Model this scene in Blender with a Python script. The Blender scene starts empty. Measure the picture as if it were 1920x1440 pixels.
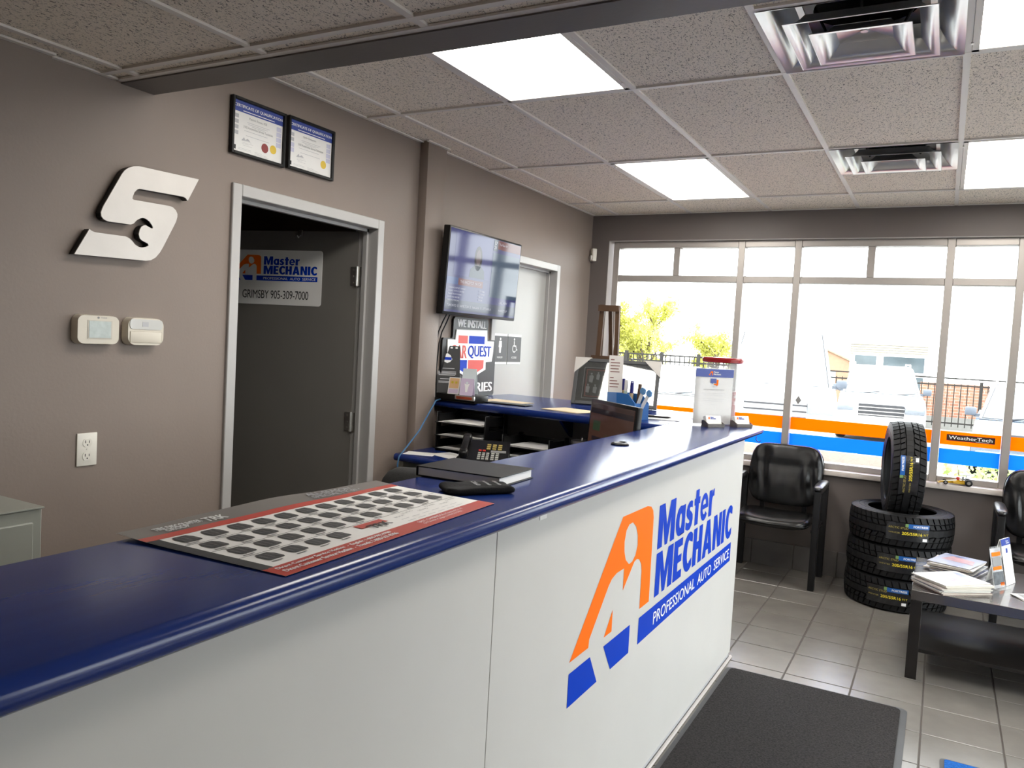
import bpy, bmesh, math, random
from mathutils import Vector, Matrix
random.seed(7)
S = bpy.context.scene
COL = S.collection
PI = math.pi
R = math.radians

# ------------------------------------------------------------------ camera, world, sun, exposure
cam = bpy.data.cameras.new('camera')
cam.sensor_fit = 'HORIZONTAL'; cam.sensor_width = 36.0; cam.lens = 27.81; cam.clip_end = 300
camo = bpy.data.objects.new('camera', cam); COL.objects.link(camo)
cr = Vector((0.875776, 0.479515, 0.055506)); cu = Vector((-0.074449, 0.020564, 0.997013)); cf = Vector((-0.476941, 0.877293, -0.053709))
camo.matrix_world = Matrix(((cr.x, cu.x, -cf.x, 2.6724), (cr.y, cu.y, -cf.y, 0.0), (cr.z, cu.z, -cf.z, 1.585), (0, 0, 0, 1)))
S.camera = camo
W = bpy.data.worlds.new('sky'); S.world = W; W.use_nodes = True
bg = W.node_tree.nodes['Background']; bg.inputs[0].default_value = (0.95, 0.97, 1.0, 1); bg.inputs[1].default_value = 6.0
sun = bpy.data.lights.new('sun', 'SUN'); sun.energy = 2.0; sun.angle = R(2.0); sun.color = (1, .96, .9)
suno = bpy.data.objects.new('sun', sun); COL.objects.link(suno)
suno.rotation_euler = (R(-38), R(-18), 0)      # high, from behind the building: the room itself gets no direct sun
S.view_settings.view_transform = 'Standard'; S.view_settings.look = 'None'
S.view_settings.gamma = 1.0; S.view_settings.use_curve_mapping = False
S.view_settings.exposure = 0.68
PANEL_LIGHT = 9.0
S.cycles.use_denoising = True
S.cycles.max_bounces = 10; S.cycles.diffuse_bounces = 5; S.cycles.glossy_bounces = 5
S.cycles.transparent_max_bounces = 12; S.cycles.sample_clamp_indirect = 8.0

# ------------------------------------------------------------------ materials
MAT = {}
def mat(name, col, rough=.5, metal=0., spec=.5, noise=0., nscale=8., bump=0., bscale=60., emit=None, estr=0., alpha=1., trans=0., coat=0., stretch=None):
    if name in MAT: return MAT[name]
    m = bpy.data.materials.new(name); m.use_nodes = True
    nt = m.node_tree; b = nt.nodes['Principled BSDF']
    b.inputs['Base Color'].default_value = (*col, 1); b.inputs['Roughness'].default_value = rough
    b.inputs['Metallic'].default_value = metal; b.inputs['Specular IOR Level'].default_value = spec
    b.inputs['Alpha'].default_value = alpha; b.inputs['Transmission Weight'].default_value = trans
    b.inputs['Coat Weight'].default_value = coat
    if emit: b.inputs['Emission Color'].default_value = (*emit, 1); b.inputs['Emission Strength'].default_value = estr
    if noise or bump:
        g = nt.nodes.new('ShaderNodeNewGeometry'); src = g.outputs['Position']
        if stretch:
            mp = nt.nodes.new('ShaderNodeMapping'); mp.inputs['Scale'].default_value = stretch
            nt.links.new(src, mp.inputs['Vector']); src = mp.outputs['Vector']
    if noise:
        n = nt.nodes.new('ShaderNodeTexNoise'); n.inputs['Scale'].default_value = nscale; n.inputs['Detail'].default_value = 5
        nt.links.new(src, n.inputs['Vector'])
        r = nt.nodes.new('ShaderNodeMapRange'); r.inputs[1].default_value = .25; r.inputs[2].default_value = .75
        r.inputs[3].default_value = 1 - noise; r.inputs[4].default_value = 1 + noise
        nt.links.new(n.outputs['Fac'], r.inputs[0])
        mx = nt.nodes.new('ShaderNodeVectorMath'); mx.operation = 'SCALE'; mx.inputs[0].default_value = col
        nt.links.new(r.outputs[0], mx.inputs['Scale']); nt.links.new(mx.outputs[0], b.inputs['Base Color'])
    if bump:
        n2 = nt.nodes.new('ShaderNodeTexNoise'); n2.inputs['Scale'].default_value = bscale; n2.inputs['Detail'].default_value = 3
        nt.links.new(src, n2.inputs['Vector'])
        bp = nt.nodes.new('ShaderNodeBump'); bp.inputs['Strength'].default_value = bump; bp.inputs['Distance'].default_value = .004
        nt.links.new(n2.outputs['Fac'], bp.inputs['Height']); nt.links.new(bp.outputs[0], b.inputs['Normal'])
    MAT[name] = m; return m

def ceiling_tile_mat():
    m = mat('ceiling_tile', (.60, .565, .53), .9, spec=.1); nt = m.node_tree; b = nt.nodes['Principled BSDF']
    g = nt.nodes.new('ShaderNodeNewGeometry')
    mp = nt.nodes.new('ShaderNodeMapping'); mp.inputs['Scale'].default_value = (1.0, 0.5, 1); mp.inputs['Rotation'].default_value = (0, 0, .5)
    nt.links.new(g.outputs['Position'], mp.inputs[0])
    n = nt.nodes.new('ShaderNodeTexNoise'); n.inputs['Scale'].default_value = 165; n.inputs['Detail'].default_value = 2; n.inputs['Distortion'].default_value = 1.2
    nt.links.new(mp.outputs[0], n.inputs['Vector'])
    r = nt.nodes.new('ShaderNodeMapRange'); r.inputs[1].default_value = .365; r.inputs[2].default_value = .42; r.inputs[3].default_value = .30; r.inputs[4].default_value = 1
    nt.links.new(n.outputs['Fac'], r.inputs[0])
    n3 = nt.nodes.new('ShaderNodeTexNoise'); n3.inputs['Scale'].default_value = 350; nt.links.new(g.outputs['Position'], n3.inputs['Vector'])
    r3 = nt.nodes.new('ShaderNodeMapRange'); r3.inputs[1].default_value = .3; r3.inputs[2].default_value = .7; r3.inputs[3].default_value = .88; r3.inputs[4].default_value = 1.08
    nt.links.new(n3.outputs['Fac'], r3.inputs[0])
    mu = nt.nodes.new('ShaderNodeMath'); mu.operation = 'MULTIPLY'; nt.links.new(r.outputs[0], mu.inputs[0]); nt.links.new(r3.outputs[0], mu.inputs[1])
    v = nt.nodes.new('ShaderNodeVectorMath'); v.operation = 'SCALE'; v.inputs[0].default_value = (.90, .82, .71)
    nt.links.new(mu.outputs[0], v.inputs['Scale']); nt.links.new(v.outputs[0], b.inputs['Base Color'])
    bp = nt.nodes.new('ShaderNodeBump'); bp.inputs['Strength'].default_value = .7; bp.inputs['Distance'].default_value = .004
    nt.links.new(mu.outputs[0], bp.inputs['Height']); nt.links.new(bp.outputs[0], b.inputs['Normal'])
    return m

def brick_mat():
    m = mat('brick_face', (.42, .2, .12), .9); nt = m.node_tree; b = nt.nodes['Principled BSDF']
    t = nt.nodes.new('ShaderNodeTexBrick'); t.inputs['Color1'].default_value = (.34, .16, .10, 1); t.inputs['Color2'].default_value = (.28, .13, .085, 1)
    t.inputs['Mortar'].default_value = (.36, .30, .25, 1); t.inputs['Scale'].default_value = 1; t.inputs['Brick Width'].default_value = .24; t.inputs['Row Height'].default_value = .085; t.inputs['Mortar Size'].default_value = .008
    g = nt.nodes.new('ShaderNodeNewGeometry'); s = nt.nodes.new('ShaderNodeSeparateXYZ'); c = nt.nodes.new('ShaderNodeCombineXYZ')
    nt.links.new(g.outputs['Position'], s.inputs[0]); nt.links.new(s.outputs[0], c.inputs[0]); nt.links.new(s.outputs[2], c.inputs[1])
    nt.links.new(c.outputs[0], t.inputs['Vector']); nt.links.new(t.outputs['Color'], b.inputs['Base Color'])
    return m

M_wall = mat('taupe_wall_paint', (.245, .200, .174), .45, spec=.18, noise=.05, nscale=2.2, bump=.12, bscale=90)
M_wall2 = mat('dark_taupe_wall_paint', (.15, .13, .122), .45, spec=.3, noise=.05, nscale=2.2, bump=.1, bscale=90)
M_ctile = ceiling_tile_mat()
M_tbar = mat('grid_bar_paint', (.74, .70, .65), .45, noise=.03)
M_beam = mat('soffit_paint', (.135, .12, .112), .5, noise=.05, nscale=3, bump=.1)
M_ftile = mat('floor_tile_ceramic', (.19, .176, .16), .23, spec=.85, noise=.13, nscale=5, bump=.06, bscale=40)
M_grout = mat('grout', (.09, .078, .07), .9, noise=.1)
M_frame = mat('door_frame_paint', (.42, .41, .40), .35, noise=.03)
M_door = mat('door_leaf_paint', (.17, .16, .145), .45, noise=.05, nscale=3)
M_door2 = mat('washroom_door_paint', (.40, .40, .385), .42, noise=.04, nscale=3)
M_alu = mat('window_frame_aluminium', (.42, .39, .365), .38, metal=.35, noise=.03)
M_reveal = mat('window_reveal_paint', (.5, .47, .45), .45, noise=.03)
M_sill = mat('sill_stone', (.62, .56, .52), .35, noise=.06, nscale=20)
M_white = mat('counter_panel_laminate', (.56, .55, .525), .4, spec=.3, noise=.025, nscale=3)
M_navy = mat('navy_laminate', (.007, .024, .145), .2, spec=.32, noise=.12, nscale=30, bump=.015, bscale=250, stretch=(1, .15, 1))
M_black = mat('black_plastic', (.007, .007, .0075), .35, spec=.3, noise=.1)
M_blackm = mat('black_metal', (.006, .006, .007), .4, spec=.35, noise=.1)
M_leather = mat('black_leather', (.004, .004, .0045), .27, spec=.42, noise=.15, nscale=20, bump=.25, bscale=180)
M_rubber = mat('tyre_rubber', (.008, .008, .009), .6, spec=.28, noise=.15, nscale=30)
M_steel = mat('brushed_steel', (.72, .70, .67), .33, metal=1., noise=.04, nscale=4)
M_alumface = mat('brushed_aluminium_face', (.56, .53, .50), .5, metal=.3, noise=.05, nscale=9)
M_chrome = mat('polished_aluminium', (.62, .62, .61), .3, metal=.85, noise=.04, nscale=6)
M_duct = mat('dark_duct', (.02, .02, .022), .35, metal=.3, noise=.1)
M_cream = mat('cream_plastic', (.62, .57, .48), .4, noise=.02)
M_ivory = mat('ivory_plastic', (.74, .71, .64), .38, noise=.02)
M_paper = mat('white_paper', (.80, .79, .77), .7, noise=.02)
M_manila = mat('manila_paper', (.72, .60, .42), .7, noise=.03)
M_blue = mat('decal_blue', (.0, .04, .44), .5, spec=.15, noise=.02)
M_orange = mat('decal_orange', (.90, .16, .002), .5, spec=.15, noise=.02)
M_ink = mat('print_black', (.015, .015, .017), .55, noise=.02)
M_gray = mat('print_grey', (.22, .22, .22), .6, noise=.02)
M_lgray = mat('print_light_grey', (.45, .45, .47), .6, noise=.02)
M_pwhite = mat('print_white', (.85, .85, .85), .5, noise=.01)
M_red = mat('print_red', (.6, .045, .03), .45, noise=.03)
M_cblue = mat('print_royal_blue', (.03, .06, .30), .4, noise=.02)
M_gold = mat('gold_seal_foil', (.72, .50, .05), .4, noise=.05)
M_maroon = mat('maroon_seal', (.25, .03, .03), .5, noise=.05)
M_yellow = mat('print_yellow', (.75, .6, .03), .5, noise=.03)
M_wood = mat('walnut_wood', (.085, .045, .022), .5, noise=.25, nscale=20, stretch=(1, 1, .1))
M_tabletop = mat('black_brown_laminate', (.014, .012, .011), .35, spec=.3, noise=.15, nscale=15, stretch=(.2, 1, 1))
M_tabletop_sheen = mat('table_top_laminate', (.05, .043, .04), .22, spec=.9, coat=.6, noise=.1, nscale=15, stretch=(.2, 1, 1))
M_matpile = mat('mat_pile', (.034, .031, .031), .95, spec=.1, noise=.5, nscale=120, bump=.8, bscale=260)
M_matrub = mat('mat_rubber_edge', (.05, .05, .053), .6, noise=.1)
M_bluemat = mat('blue_mat_pile', (.015, .10, .36), .95, spec=.1, noise=.35, nscale=110, bump=.8, bscale=260)
M_cab = mat('grey_green_enamel', (.30, .31, .275), .4, noise=.03)
M_glass = None
def glass_mat():
    m = bpy.data.materials.new('clear_glass'); m.use_nodes = True; nt = m.node_tree; nt.nodes.clear()
    o = nt.nodes.new('ShaderNodeOutputMaterial'); mix = nt.nodes.new('ShaderNodeMixShader'); t = nt.nodes.new('ShaderNodeBsdfTransparent'); g = nt.nodes.new('ShaderNodeBsdfGlossy')
    t.inputs[0].default_value = (.96, .98, .97, 1); g.inputs['Roughness'].default_value = .01
    f = nt.nodes.new('ShaderNodeFresnel'); f.inputs[0].default_value = 1.3
    nt.links.new(f.outputs[0], mix.inputs[0]); nt.links.new(t.outputs[0], mix.inputs[1]); nt.links.new(g.outputs[0], mix.inputs[2]); nt.links.new(mix.outputs[0], o.inputs[0])
    MAT['clear_glass'] = m; return m
M_glass = glass_mat()
M_wrap = M_glass.copy(); M_wrap.name = 'picture_glass'
for _n in M_wrap.node_tree.nodes:
    if _n.type == 'FRESNEL': _n.inputs[0].default_value = 2.1
    if _n.type == 'BSDF_GLOSSY': _n.inputs['Roughness'].default_value = .03
def film_mat(name, col):
    m = bpy.data.materials.new(name); m.use_nodes = True; nt = m.node_tree; nt.nodes.clear()
    o = nt.nodes.new('ShaderNodeOutputMaterial'); mix = nt.nodes.new('ShaderNodeMixShader'); t = nt.nodes.new('ShaderNodeBsdfTranslucent'); d = nt.nodes.new('ShaderNodeBsdfDiffuse')
    n = nt.nodes.new('ShaderNodeTexNoise'); n.inputs['Scale'].default_value = 2
    r = nt.nodes.new('ShaderNodeMapRange'); r.inputs[3].default_value = .94; r.inputs[4].default_value = 1.06; nt.links.new(n.outputs['Fac'], r.inputs[0])
    v = nt.nodes.new('ShaderNodeVectorMath'); v.operation = 'SCALE'; v.inputs[0].default_value = col; nt.links.new(r.outputs[0], v.inputs['Scale'])
    nt.links.new(v.outputs[0], t.inputs[0]); nt.links.new(v.outputs[0], d.inputs[0]); mix.inputs[0].default_value = .12
    nt.links.new(t.outputs[0], mix.inputs[1]); nt.links.new(d.outputs[0], mix.inputs[2]); nt.links.new(mix.outputs[0], o.inputs[0])
    MAT[name] = m; return m
M_forange = film_mat('orange_window_film', (.95, .33, .012))
M_fblue = film_mat('blue_window_film', (.06, .36, 1.0))
M_acryl = mat('clear_acrylic', (.9, .92, .93), .05, alpha=.10)
M_smoke = mat('smoked_acrylic', (.10, .08, .07), .1, alpha=.75)
M_lens = mat('lit_prismatic_lens', (.9, .9, .88), .4, emit=(1, .955, .88), estr=PANEL_LIGHT)

# ------------------------------------------------------------------ mesh helpers
def new(): return bmesh.new()
def rbox(bm, x0, x1, y0, y1, z0, z1, r=0., seg=2, M=None):
    vs = bmesh.ops.create_cube(bm, size=1)['verts']
    for v in vs:
        v.co = Vector(((x0 + x1) / 2 + v.co.x * (x1 - x0), (y0 + y1) / 2 + v.co.y * (y1 - y0), (z0 + z1) / 2 + v.co.z * (z1 - z0)))
        if M is not None: v.co = M @ v.co
    if r > 0:
        es = list({e for v in vs for e in v.link_edges})
        bmesh.ops.bevel(bm, geom=es, offset=r, segments=seg, affect='EDGES', profile=.5)
    return bm
def quad(bm, pts):
    return bm.faces.new([bm.verts.new(Vector(p)) for p in pts])
def prism(bm, poly, f0, f1, cap0=True):
    """closed solid between two images of a 2-D outline"""
    a = [bm.verts.new(Vector(f0(*p))) for p in poly]; b = [bm.verts.new(Vector(f1(*p))) for p in poly]
    n = len(poly)
    bm.faces.new(b)
    if cap0: bm.faces.new(a[::-1])
    for i in range(n):
        j = (i + 1) % n
        try: bm.faces.new((a[i], a[j], b[j], b[i]))
        except ValueError: pass
    return bm
def tube(bm, pts, r, n=8, cap=True):
    pts = [Vector(p) for p in pts]; rings = []
    rs = r if isinstance(r, (list, tuple)) else [r] * len(pts)
    up = Vector((0, 0, 1))
    prev = None
    for i, p in enumerate(pts):
        t = (pts[min(i + 1, len(pts) - 1)] - pts[max(i - 1, 0)]).normalized()
        if prev is None:
            u = t.cross(up)
            if u.length < 1e-3: u = t.cross(Vector((1, 0, 0)))
            u.normalize()
        else:
            u = (prev - t * prev.dot(t)).normalized()
        prev = u; v = t.cross(u)
        rings.append([bm.verts.new(p + (u * math.cos(2 * PI * k / n) + v * math.sin(2 * PI * k / n)) * rs[i]) for k in range(n)])
    for a, b in zip(rings, rings[1:]):
        for k in range(n):
            bm.faces.new((a[k], a[(k + 1) % n], b[(k + 1) % n], b[k]))
    if cap:
        bm.faces.new(rings[0][::-1]); bm.faces.new(rings[-1])
    return bm
def lathe(bm, prof, n=32, M=None, closed=False):
    rings = []
    for (r, z) in prof:
        if r < 1e-6:
            p = Vector((0, 0, z)); rings.append([bm.verts.new(M @ p if M else p)])
        else:
            ring = []
            for k in range(n):
                p = Vector((r * math.cos(2 * PI * k / n), r * math.sin(2 * PI * k / n), z)); ring.append(bm.verts.new(M @ p if M else p))
            rings.append(ring)
    pairs = list(zip(rings, rings[1:])) + ([(rings[-1], rings[0])] if closed else [])
    for a, b in pairs:
        for k in range(n):
            k2 = (k + 1) % n
            if len(a) == 1 and len(b) == 1: continue
            if len(a) == 1: bm.faces.new((a[0], b[k2], b[k]))
            elif len(b) == 1: bm.faces.new((a[k], a[k2], b[0]))
            else: bm.faces.new((a[k], a[k2], b[k2], b[k]))
    return bm
def grid(bm, f, nu, nv):
    g = [[bm.verts.new(Vector(f(i / nu, j / nv))) for j in range(nv + 1)] for i in range(nu + 1)]
    for i in range(nu):
        for j in range(nv):
            bm.faces.new((g[i][j], g[i + 1][j], g[i + 1][j + 1], g[i][j + 1]))
    return bm
def pillow(bm, x0, x1, y0, y1, z0, z1, nx=14, ny=12, e=3.0, f=None):
    """a rounded superellipsoid-like cushion; f(p) may warp it"""
    cx, cy, cz = (x0 + x1) / 2, (y0 + y1) / 2, (z0 + z1) / 2; sx, sy, sz = (x1 - x0) / 2, (y1 - y0) / 2, (z1 - z0) / 2
    def sp(c, p): return math.copysign(abs(c) ** p, c)
    rings = []
    for i in range(1, ny):
        ph = -PI / 2 + PI * i / ny; ring = []
        for k in range(nx * 2):
            th = 2 * PI * k / (nx * 2)
            cp = abs(math.cos(ph)) ** (2 / (e + 2))
            p = Vector((cx + sx * cp * sp(math.cos(th), 2 / e), cy + sy * cp * sp(math.sin(th), 2 / e), cz + sz * sp(math.sin(ph), .8)))
            ring.append(bm.verts.new(f(p) if f else p))
        rings.append(ring)
    b = Vector((cx, cy, z0)); t = Vector((cx, cy, z1)); bv = bm.verts.new(f(b) if f else b); tv = bm.verts.new(f(t) if f else t)
    n = nx * 2
    for a, c in zip(rings, rings[1:]):
        for k in range(n): bm.faces.new((a[k], a[(k + 1) % n], c[(k + 1) % n], c[k]))
    for k in range(n):
        bm.faces.new((bv, rings[0][(k + 1) % n], rings[0][k])); bm.faces.new((tv, rings[-1][k], rings[-1][(k + 1) % n]))
    return bm

def tag(o, label=None, cat=None, group=None, kind=None):
    if label: o['label'] = label
    if cat: o['category'] = cat
    if group: o['group'] = group
    if kind: o['kind'] = kind
    return o
def thing(name, label, cat, loc=(0, 0, 0), rz=0., group=None, kind=None):
    o = bpy.data.objects.new(name, None); COL.objects.link(o); o.empty_display_size = .05
    o.location = loc; o.rotation_euler = (0, 0, rz)
    return tag(o, label, cat, group, kind)
def world_loc(p):
    v = Vector((0, 0, 0))
    while p is not None:
        v += p.location; p = p.parent
    return v
def finish(name, bm, m, parent=None, world=False, smooth=False, loc=None, recalc=True):
    if recalc: bmesh.ops.recalc_face_normals(bm, faces=bm.faces)
    if world and parent is not None:
        bmesh.ops.translate(bm, verts=bm.verts, vec=-world_loc(parent))
    me = bpy.data.meshes.new(name); bm.to_mesh(me); bm.free()
    if smooth:
        me.polygons.foreach_set('use_smooth', [True] * len(me.polygons))
    me.materials.append(m)
    if smooth == 'auto':
        try: me.set_sharp_from_angle(angle=R(40))
        except Exception: pass
    o = bpy.data.objects.new(name, me); COL.objects.link(o)
    if parent is not None: o.parent = parent
    if loc is not None: o.location = loc
    return o
def box(name, m, parent, x0, x1, y0, y1, z0, z1, r=0., seg=2, world=False, M=None):
    return finish(name, rbox(new(), x0, x1, y0, y1, z0, z1, r, seg, M), m, parent, world, smooth='auto' if r else False)
def inst(src, parent, loc=(0, 0, 0), rz=None, name=None):
    o = src.copy(); COL.objects.link(o); o.parent = parent; o.location = loc
    if rz is not None: o.rotation_euler = (0, 0, rz)
    return o
def copy_tree(o, parent=None):
    c = o.copy(); COL.objects.link(c); c.parent = parent
    for ch in list(o.children): copy_tree(ch, c)
    return c
_txt = {}
def text_geo(s, bold=0., spacing=1.):
    key = (s, bold, spacing)
    if key in _txt: return _txt[key]
    c = bpy.data.curves.new('t', 'FONT'); c.body = s; c.size = 1; c.offset = bold; c.resolution_u = 3; c.space_character = spacing; c.fill_mode = 'FRONT' if False else c.fill_mode
    o = bpy.data.objects.new('t', c); COL.objects.link(o)
    dg = bpy.context.evaluated_depsgraph_get(); dg.update()
    me = bpy.data.meshes.new_from_object(o.evaluated_get(dg))
    vs = [tuple(v.co) for v in me.vertices]; fs = [tuple(p.vertices) for p in me.polygons]
    bpy.data.objects.remove(o); bpy.data.curves.remove(c); bpy.data.meshes.remove(me)
    x0 = min(v[0] for v in vs); x1 = max(v[0] for v in vs); y0 = min(v[1] for v in vs); y1 = max(v[1] for v in vs)
    vs = [((v[0] - x0) / (x1 - x0), (v[1] - y0) / (y1 - y0)) for v in vs]
    _txt[key] = (vs, fs, (x1 - x0) / (y1 - y0)); return _txt[key]
def add_text(bm, s, org, right, up, w=None, h=None, bold=0., lift=.0008, spacing=1., center=False):
    vs, fs, asp = text_geo(s, 0., spacing)
    org = Vector(org); right = Vector(right).normalized(); up = Vector(up).normalized(); n = right.cross(up)
    if w is None: w = h * asp
    if h is None: h = w / asp
    if center: org = org - right * w / 2
    dx = max(0., bold - .008) * 2.7 * h; cp = 1 if dx < .002 * h else (3 if bold < .04 else 5)
    for c in range(cp):                                  # heavier strokes: the glyphs are overprinted side by side
        sh = dx * c / max(1, cp - 1)
        nv = [bm.verts.new(org + right * (a * (w - dx) + sh) + up * (b * h) + n * (lift + c * .0003)) for a, b in vs]
        for f in fs:
            try: bm.faces.new([nv[i] for i in f])
            except ValueError: pass
    return bm
def text(name, s, parent, m, org, right, up, w=None, h=None, bold=0., lift=.0008, world=False, spacing=1., center=False):
    bm = add_text(new(), s, org, right, up, w, h, bold, lift, spacing, center)
    return finish(name, bm, m, parent, world, recalc=False)
def plate(bm, poly, org, right, up, lift=.0006):
    """flat printed patch in a plane"""
    org = Vector(org); right = Vector(right).normalized(); up = Vector(up).normalized(); n = right.cross(up)
    vs = [bm.verts.new(org + right * a + up * b + n * lift) for a, b in poly]
    f = bm.faces.new(vs); f.normal_update()
    if f.normal.dot(n) < 0: f.normal_flip()
    return bm
def rect(a0, a1, b0, b1): return [(a0, b0), (a1, b0), (a1, b1), (a0, b1)]
def rrect(a0, a1, b0, b1, r, n=4):
    out = []
    for cx, cy, s in ((a1 - r, b0 + r, -PI / 2), (a1 - r, b1 - r, 0), (a0 + r, b1 - r, PI / 2), (a0 + r, b0 + r, PI)):
        for k in range(n + 1): out.append((cx + r * math.cos(s + k * PI / 2 / n), cy + r * math.sin(s + k * PI / 2 / n)))
    return out
def circ(cx, cy, r, n=20, ry=None): return [(cx + r * math.cos(2 * PI * k / n), cy + (ry or r) * math.sin(2 * PI * k / n)) for k in range(n)]
X_, Y_, Z_ = Vector((1, 0, 0)), Vector((0, 1, 0)), Vector((0, 0, 1))

H = 2.672      # far ceiling
HN = 2.440     # lower near ceiling
YW = 6.18      # window wall, room face
XR = 5.2       # right wall
YN = -2.6      # near wall
TOP = 3.0

# ------------------------------------------------------------------ floor
fl = thing('floor', None, None, kind='structure')
box('grout_bed', M_grout, fl, -2.2, XR + .15, YN - .15, YW + .15, -.06, -.003)
P = .3075; GX0 = 1.777; GY0 = 4.112; g = .0035
tile0 = None; nt_ = 0; rest = new()
for i in range(-6, 12):
    for j in range(-22, 7):
        x = GX0 + i * P; y = GY0 + j * P
        x0, x1, y0, y1 = max(x + g, .002), min(x + P - g, XR), max(y + g, YN), min(y + P - g, YW)
        if x1 - x0 < .02 or y1 - y0 < .02: continue
        vis = x > 1.4 and x < 3.9 and y > 2.4
        if not vis:
            rbox(rest, x0, x1, y0, y1, -.005, 0.0); continue
        full = x1 - x0 > P - 2.2 * g and y1 - y0 > P - 2.2 * g
        if full:
            if tile0 is None:
                tile0 = finish('floor_tile', rbox(new(), 0, P - 2 * g, 0, P - 2 * g, -.006, 0, .0015, 1), M_ftile, fl, loc=(x0, y0, 0))
            else: inst(tile0, fl, (x0, y0, 0))
        else:
            finish('floor_tile', rbox(new(), x0, x1, y0, y1, -.006, 0, .0015, 1), M_ftile, fl)
o = finish('tile_field', rest, M_ftile, fl); o['kind'] = 'stuff'

# ------------------------------------------------------------------ walls
def wall_with_holes(name, m, axis, c0, c1, a0, a1, z0, z1, holes):
    """axis 'x': slab x in c0..c1, runs along y a0..a1; holes (a,b,z,z)"""
    w = thing(name, None, None, kind='structure')
    bm = new()
    cuts = sorted({a0, a1, *[h[0] for h in holes], *[h[1] for h in holes]})
    for p, q in zip(cuts, cuts[1:]):
        hs = [h for h in holes if h[0] <= p + 1e-6 and h[1] >= q - 1e-6]
        segs = []; z = z0
        for h in sorted(hs, key=lambda t: t[2]):
            if h[2] > z: segs.append((z, h[2]))
            z = h[3]
        if z < z1: segs.append((z, z1))
        for s0, s1 in segs:
            if axis == 'x': rbox(bm, c0, c1, p, q, s0, s1)
            else: rbox(bm, p, q, c0, c1, s0, s1)
    bmesh.ops.remove_doubles(bm, verts=bm.verts, dist=1e-5)
    finish('wall_surface', bm, m, w)
    return w
D1 = (2.36, 3.38); D2 = (4.565, 5.575)
wl = wall_with_holes('wall_left', M_wall, 'x', -.13, 0.0, YN, YW + .15, 0, TOP, [(D1[0] + .02, D1[1] - .02, 0, 2.165), (D2[0] + .02, D2[1] - .02, 0, 2.165)])
box('wall_thickening', M_wall, wl, 0, .022, YN, 1.583, 0, HN + .02)
trim = thing('trim_1', None, None, kind='structure')
box('column_casing', M_wall, trim, 0, .056, 3.685, 3.872, 0, H + .01, .003)
WX0, WX1, WZ0, WZ1 = .157, 4.52, .765, 2.463
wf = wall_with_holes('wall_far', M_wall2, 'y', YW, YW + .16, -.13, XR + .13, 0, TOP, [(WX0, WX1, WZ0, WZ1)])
rv = new()
rbox(rv, WX0 - .002, WX0 + .003, YW + .001, YW + .16, WZ0, WZ1); rbox(rv, WX1 - .003, WX1 + .002, YW + .001, YW + .16, WZ0, WZ1); rbox(rv, WX0, WX1, YW + .001, YW + .16, WZ1 - .003, WZ1 + .002)
finish('window_reveal', rv, M_reveal, wf)
RW = (2.2, 5.7, .12, 2.463)
wr = wall_with_holes('wall_right', M_wall, 'x', XR, XR + .16, YN, YW + .15, 0, TOP, [RW])
wn = wall_with_holes('wall_near', M_wall, 'y', YN - .15, YN, -.13, XR + .13, 0, TOP, [])
# the dark room behind the open door
wb = thing('wall_back', None, None, kind='structure')
bm = new()
rbox(bm, -2.2, -2.1, 1.2, 6.3, 0, TOP); rbox(bm, -2.2, -.13, 1.1, 1.2, 0, TOP); rbox(bm, -2.2, -.13, 4.2, 4.3, 0, TOP); rbox(bm, -2.2, -.13, 6.1, 6.2, 0, TOP)
rbox(bm, -2.2, -.13, 1.1, 6.2, 2.72, 2.78)
finish('back_room_shell', bm, M_wall, wb)
roof = thing('roof', None, None, kind='structure')  # unseen slab added above the ceiling to block sky light
box('roof_slab', M_wall2, roof, -2.3, XR + .3, YN - .3, YW + .3, TOP, TOP + .2)

# tiled baseboard under the window
bb = thing('baseboard_far', None, None, kind='structure')
bt0 = None
for k in range(-5, 12):
    x0 = 1.483 + .305 * k
    if x0 + .3 < 0.02 or x0 + .3 > XR: continue
    if bt0 is None: bt0 = finish('base_tile', rbox(new(), .002, .303, -.012, 0, 0, .184, .0015, 1), mat('base_tile_ceramic', (.13, .12, .115), .4, noise=.15, nscale=6), bb, loc=(max(x0, 0.01), YW, 0))
    else: inst(bt0, bb, (x0, YW, 0))

# ------------------------------------------------------------------ ceilings
ce = thing('ceiling', None, None, kind='structure')
XB = [.832 + .61 * k for k in range(-1, 8)]            # grid bars running towards the window
YB = [1.976, 3.196, 4.416, 5.636]
LIGHTS = [(1, 0), (1, 2), (4, 0), (4, 2)]              # (column, row) cells that hold a light
DIFF = {(3, 0): (2.586, 3.196), (3, 2): (4.416, 5.026)}
xs = [0.0] + XB + [XR]; ys = YB + [YW]
for x in XB:
    box('grid_bar', M_tbar, ce, x - .012, x + .012, 1.985, YW, H - .002, H + .012)
for y in YB[1:]:
    box('grid_bar', M_tbar, ce, 0, XR, y - .012, y + .012, H - .0025, H + .012)
for y in (2.586, 5.026):
    box('grid_bar', M_tbar, ce, XB[3] + .012, XB[4] - .012, y - .012, y + .012, H - .0025, H + .012)
wa = new(); rbox(wa, 0, .022, 1.985, 3.685, H - .002, H + .004); rbox(wa, 0, .022, 3.872, YW, H - .002, H + .004); rbox(wa, 0.056, .075, 3.66, 3.88, H - .002, H + .004); rbox(wa, 0, XR, YW - .022, YW, H - .002, H + .004)
finish('wall_angle', wa, M_tbar, ce)
def ctile(x0, x1, y0, y1, z):
    finish('ceiling_tile', rbox(new(), x0 + .004, x1 - .004, y0 + .004, y1 - .004, z + .006, z + .02), M_ctile, ce)
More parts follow.
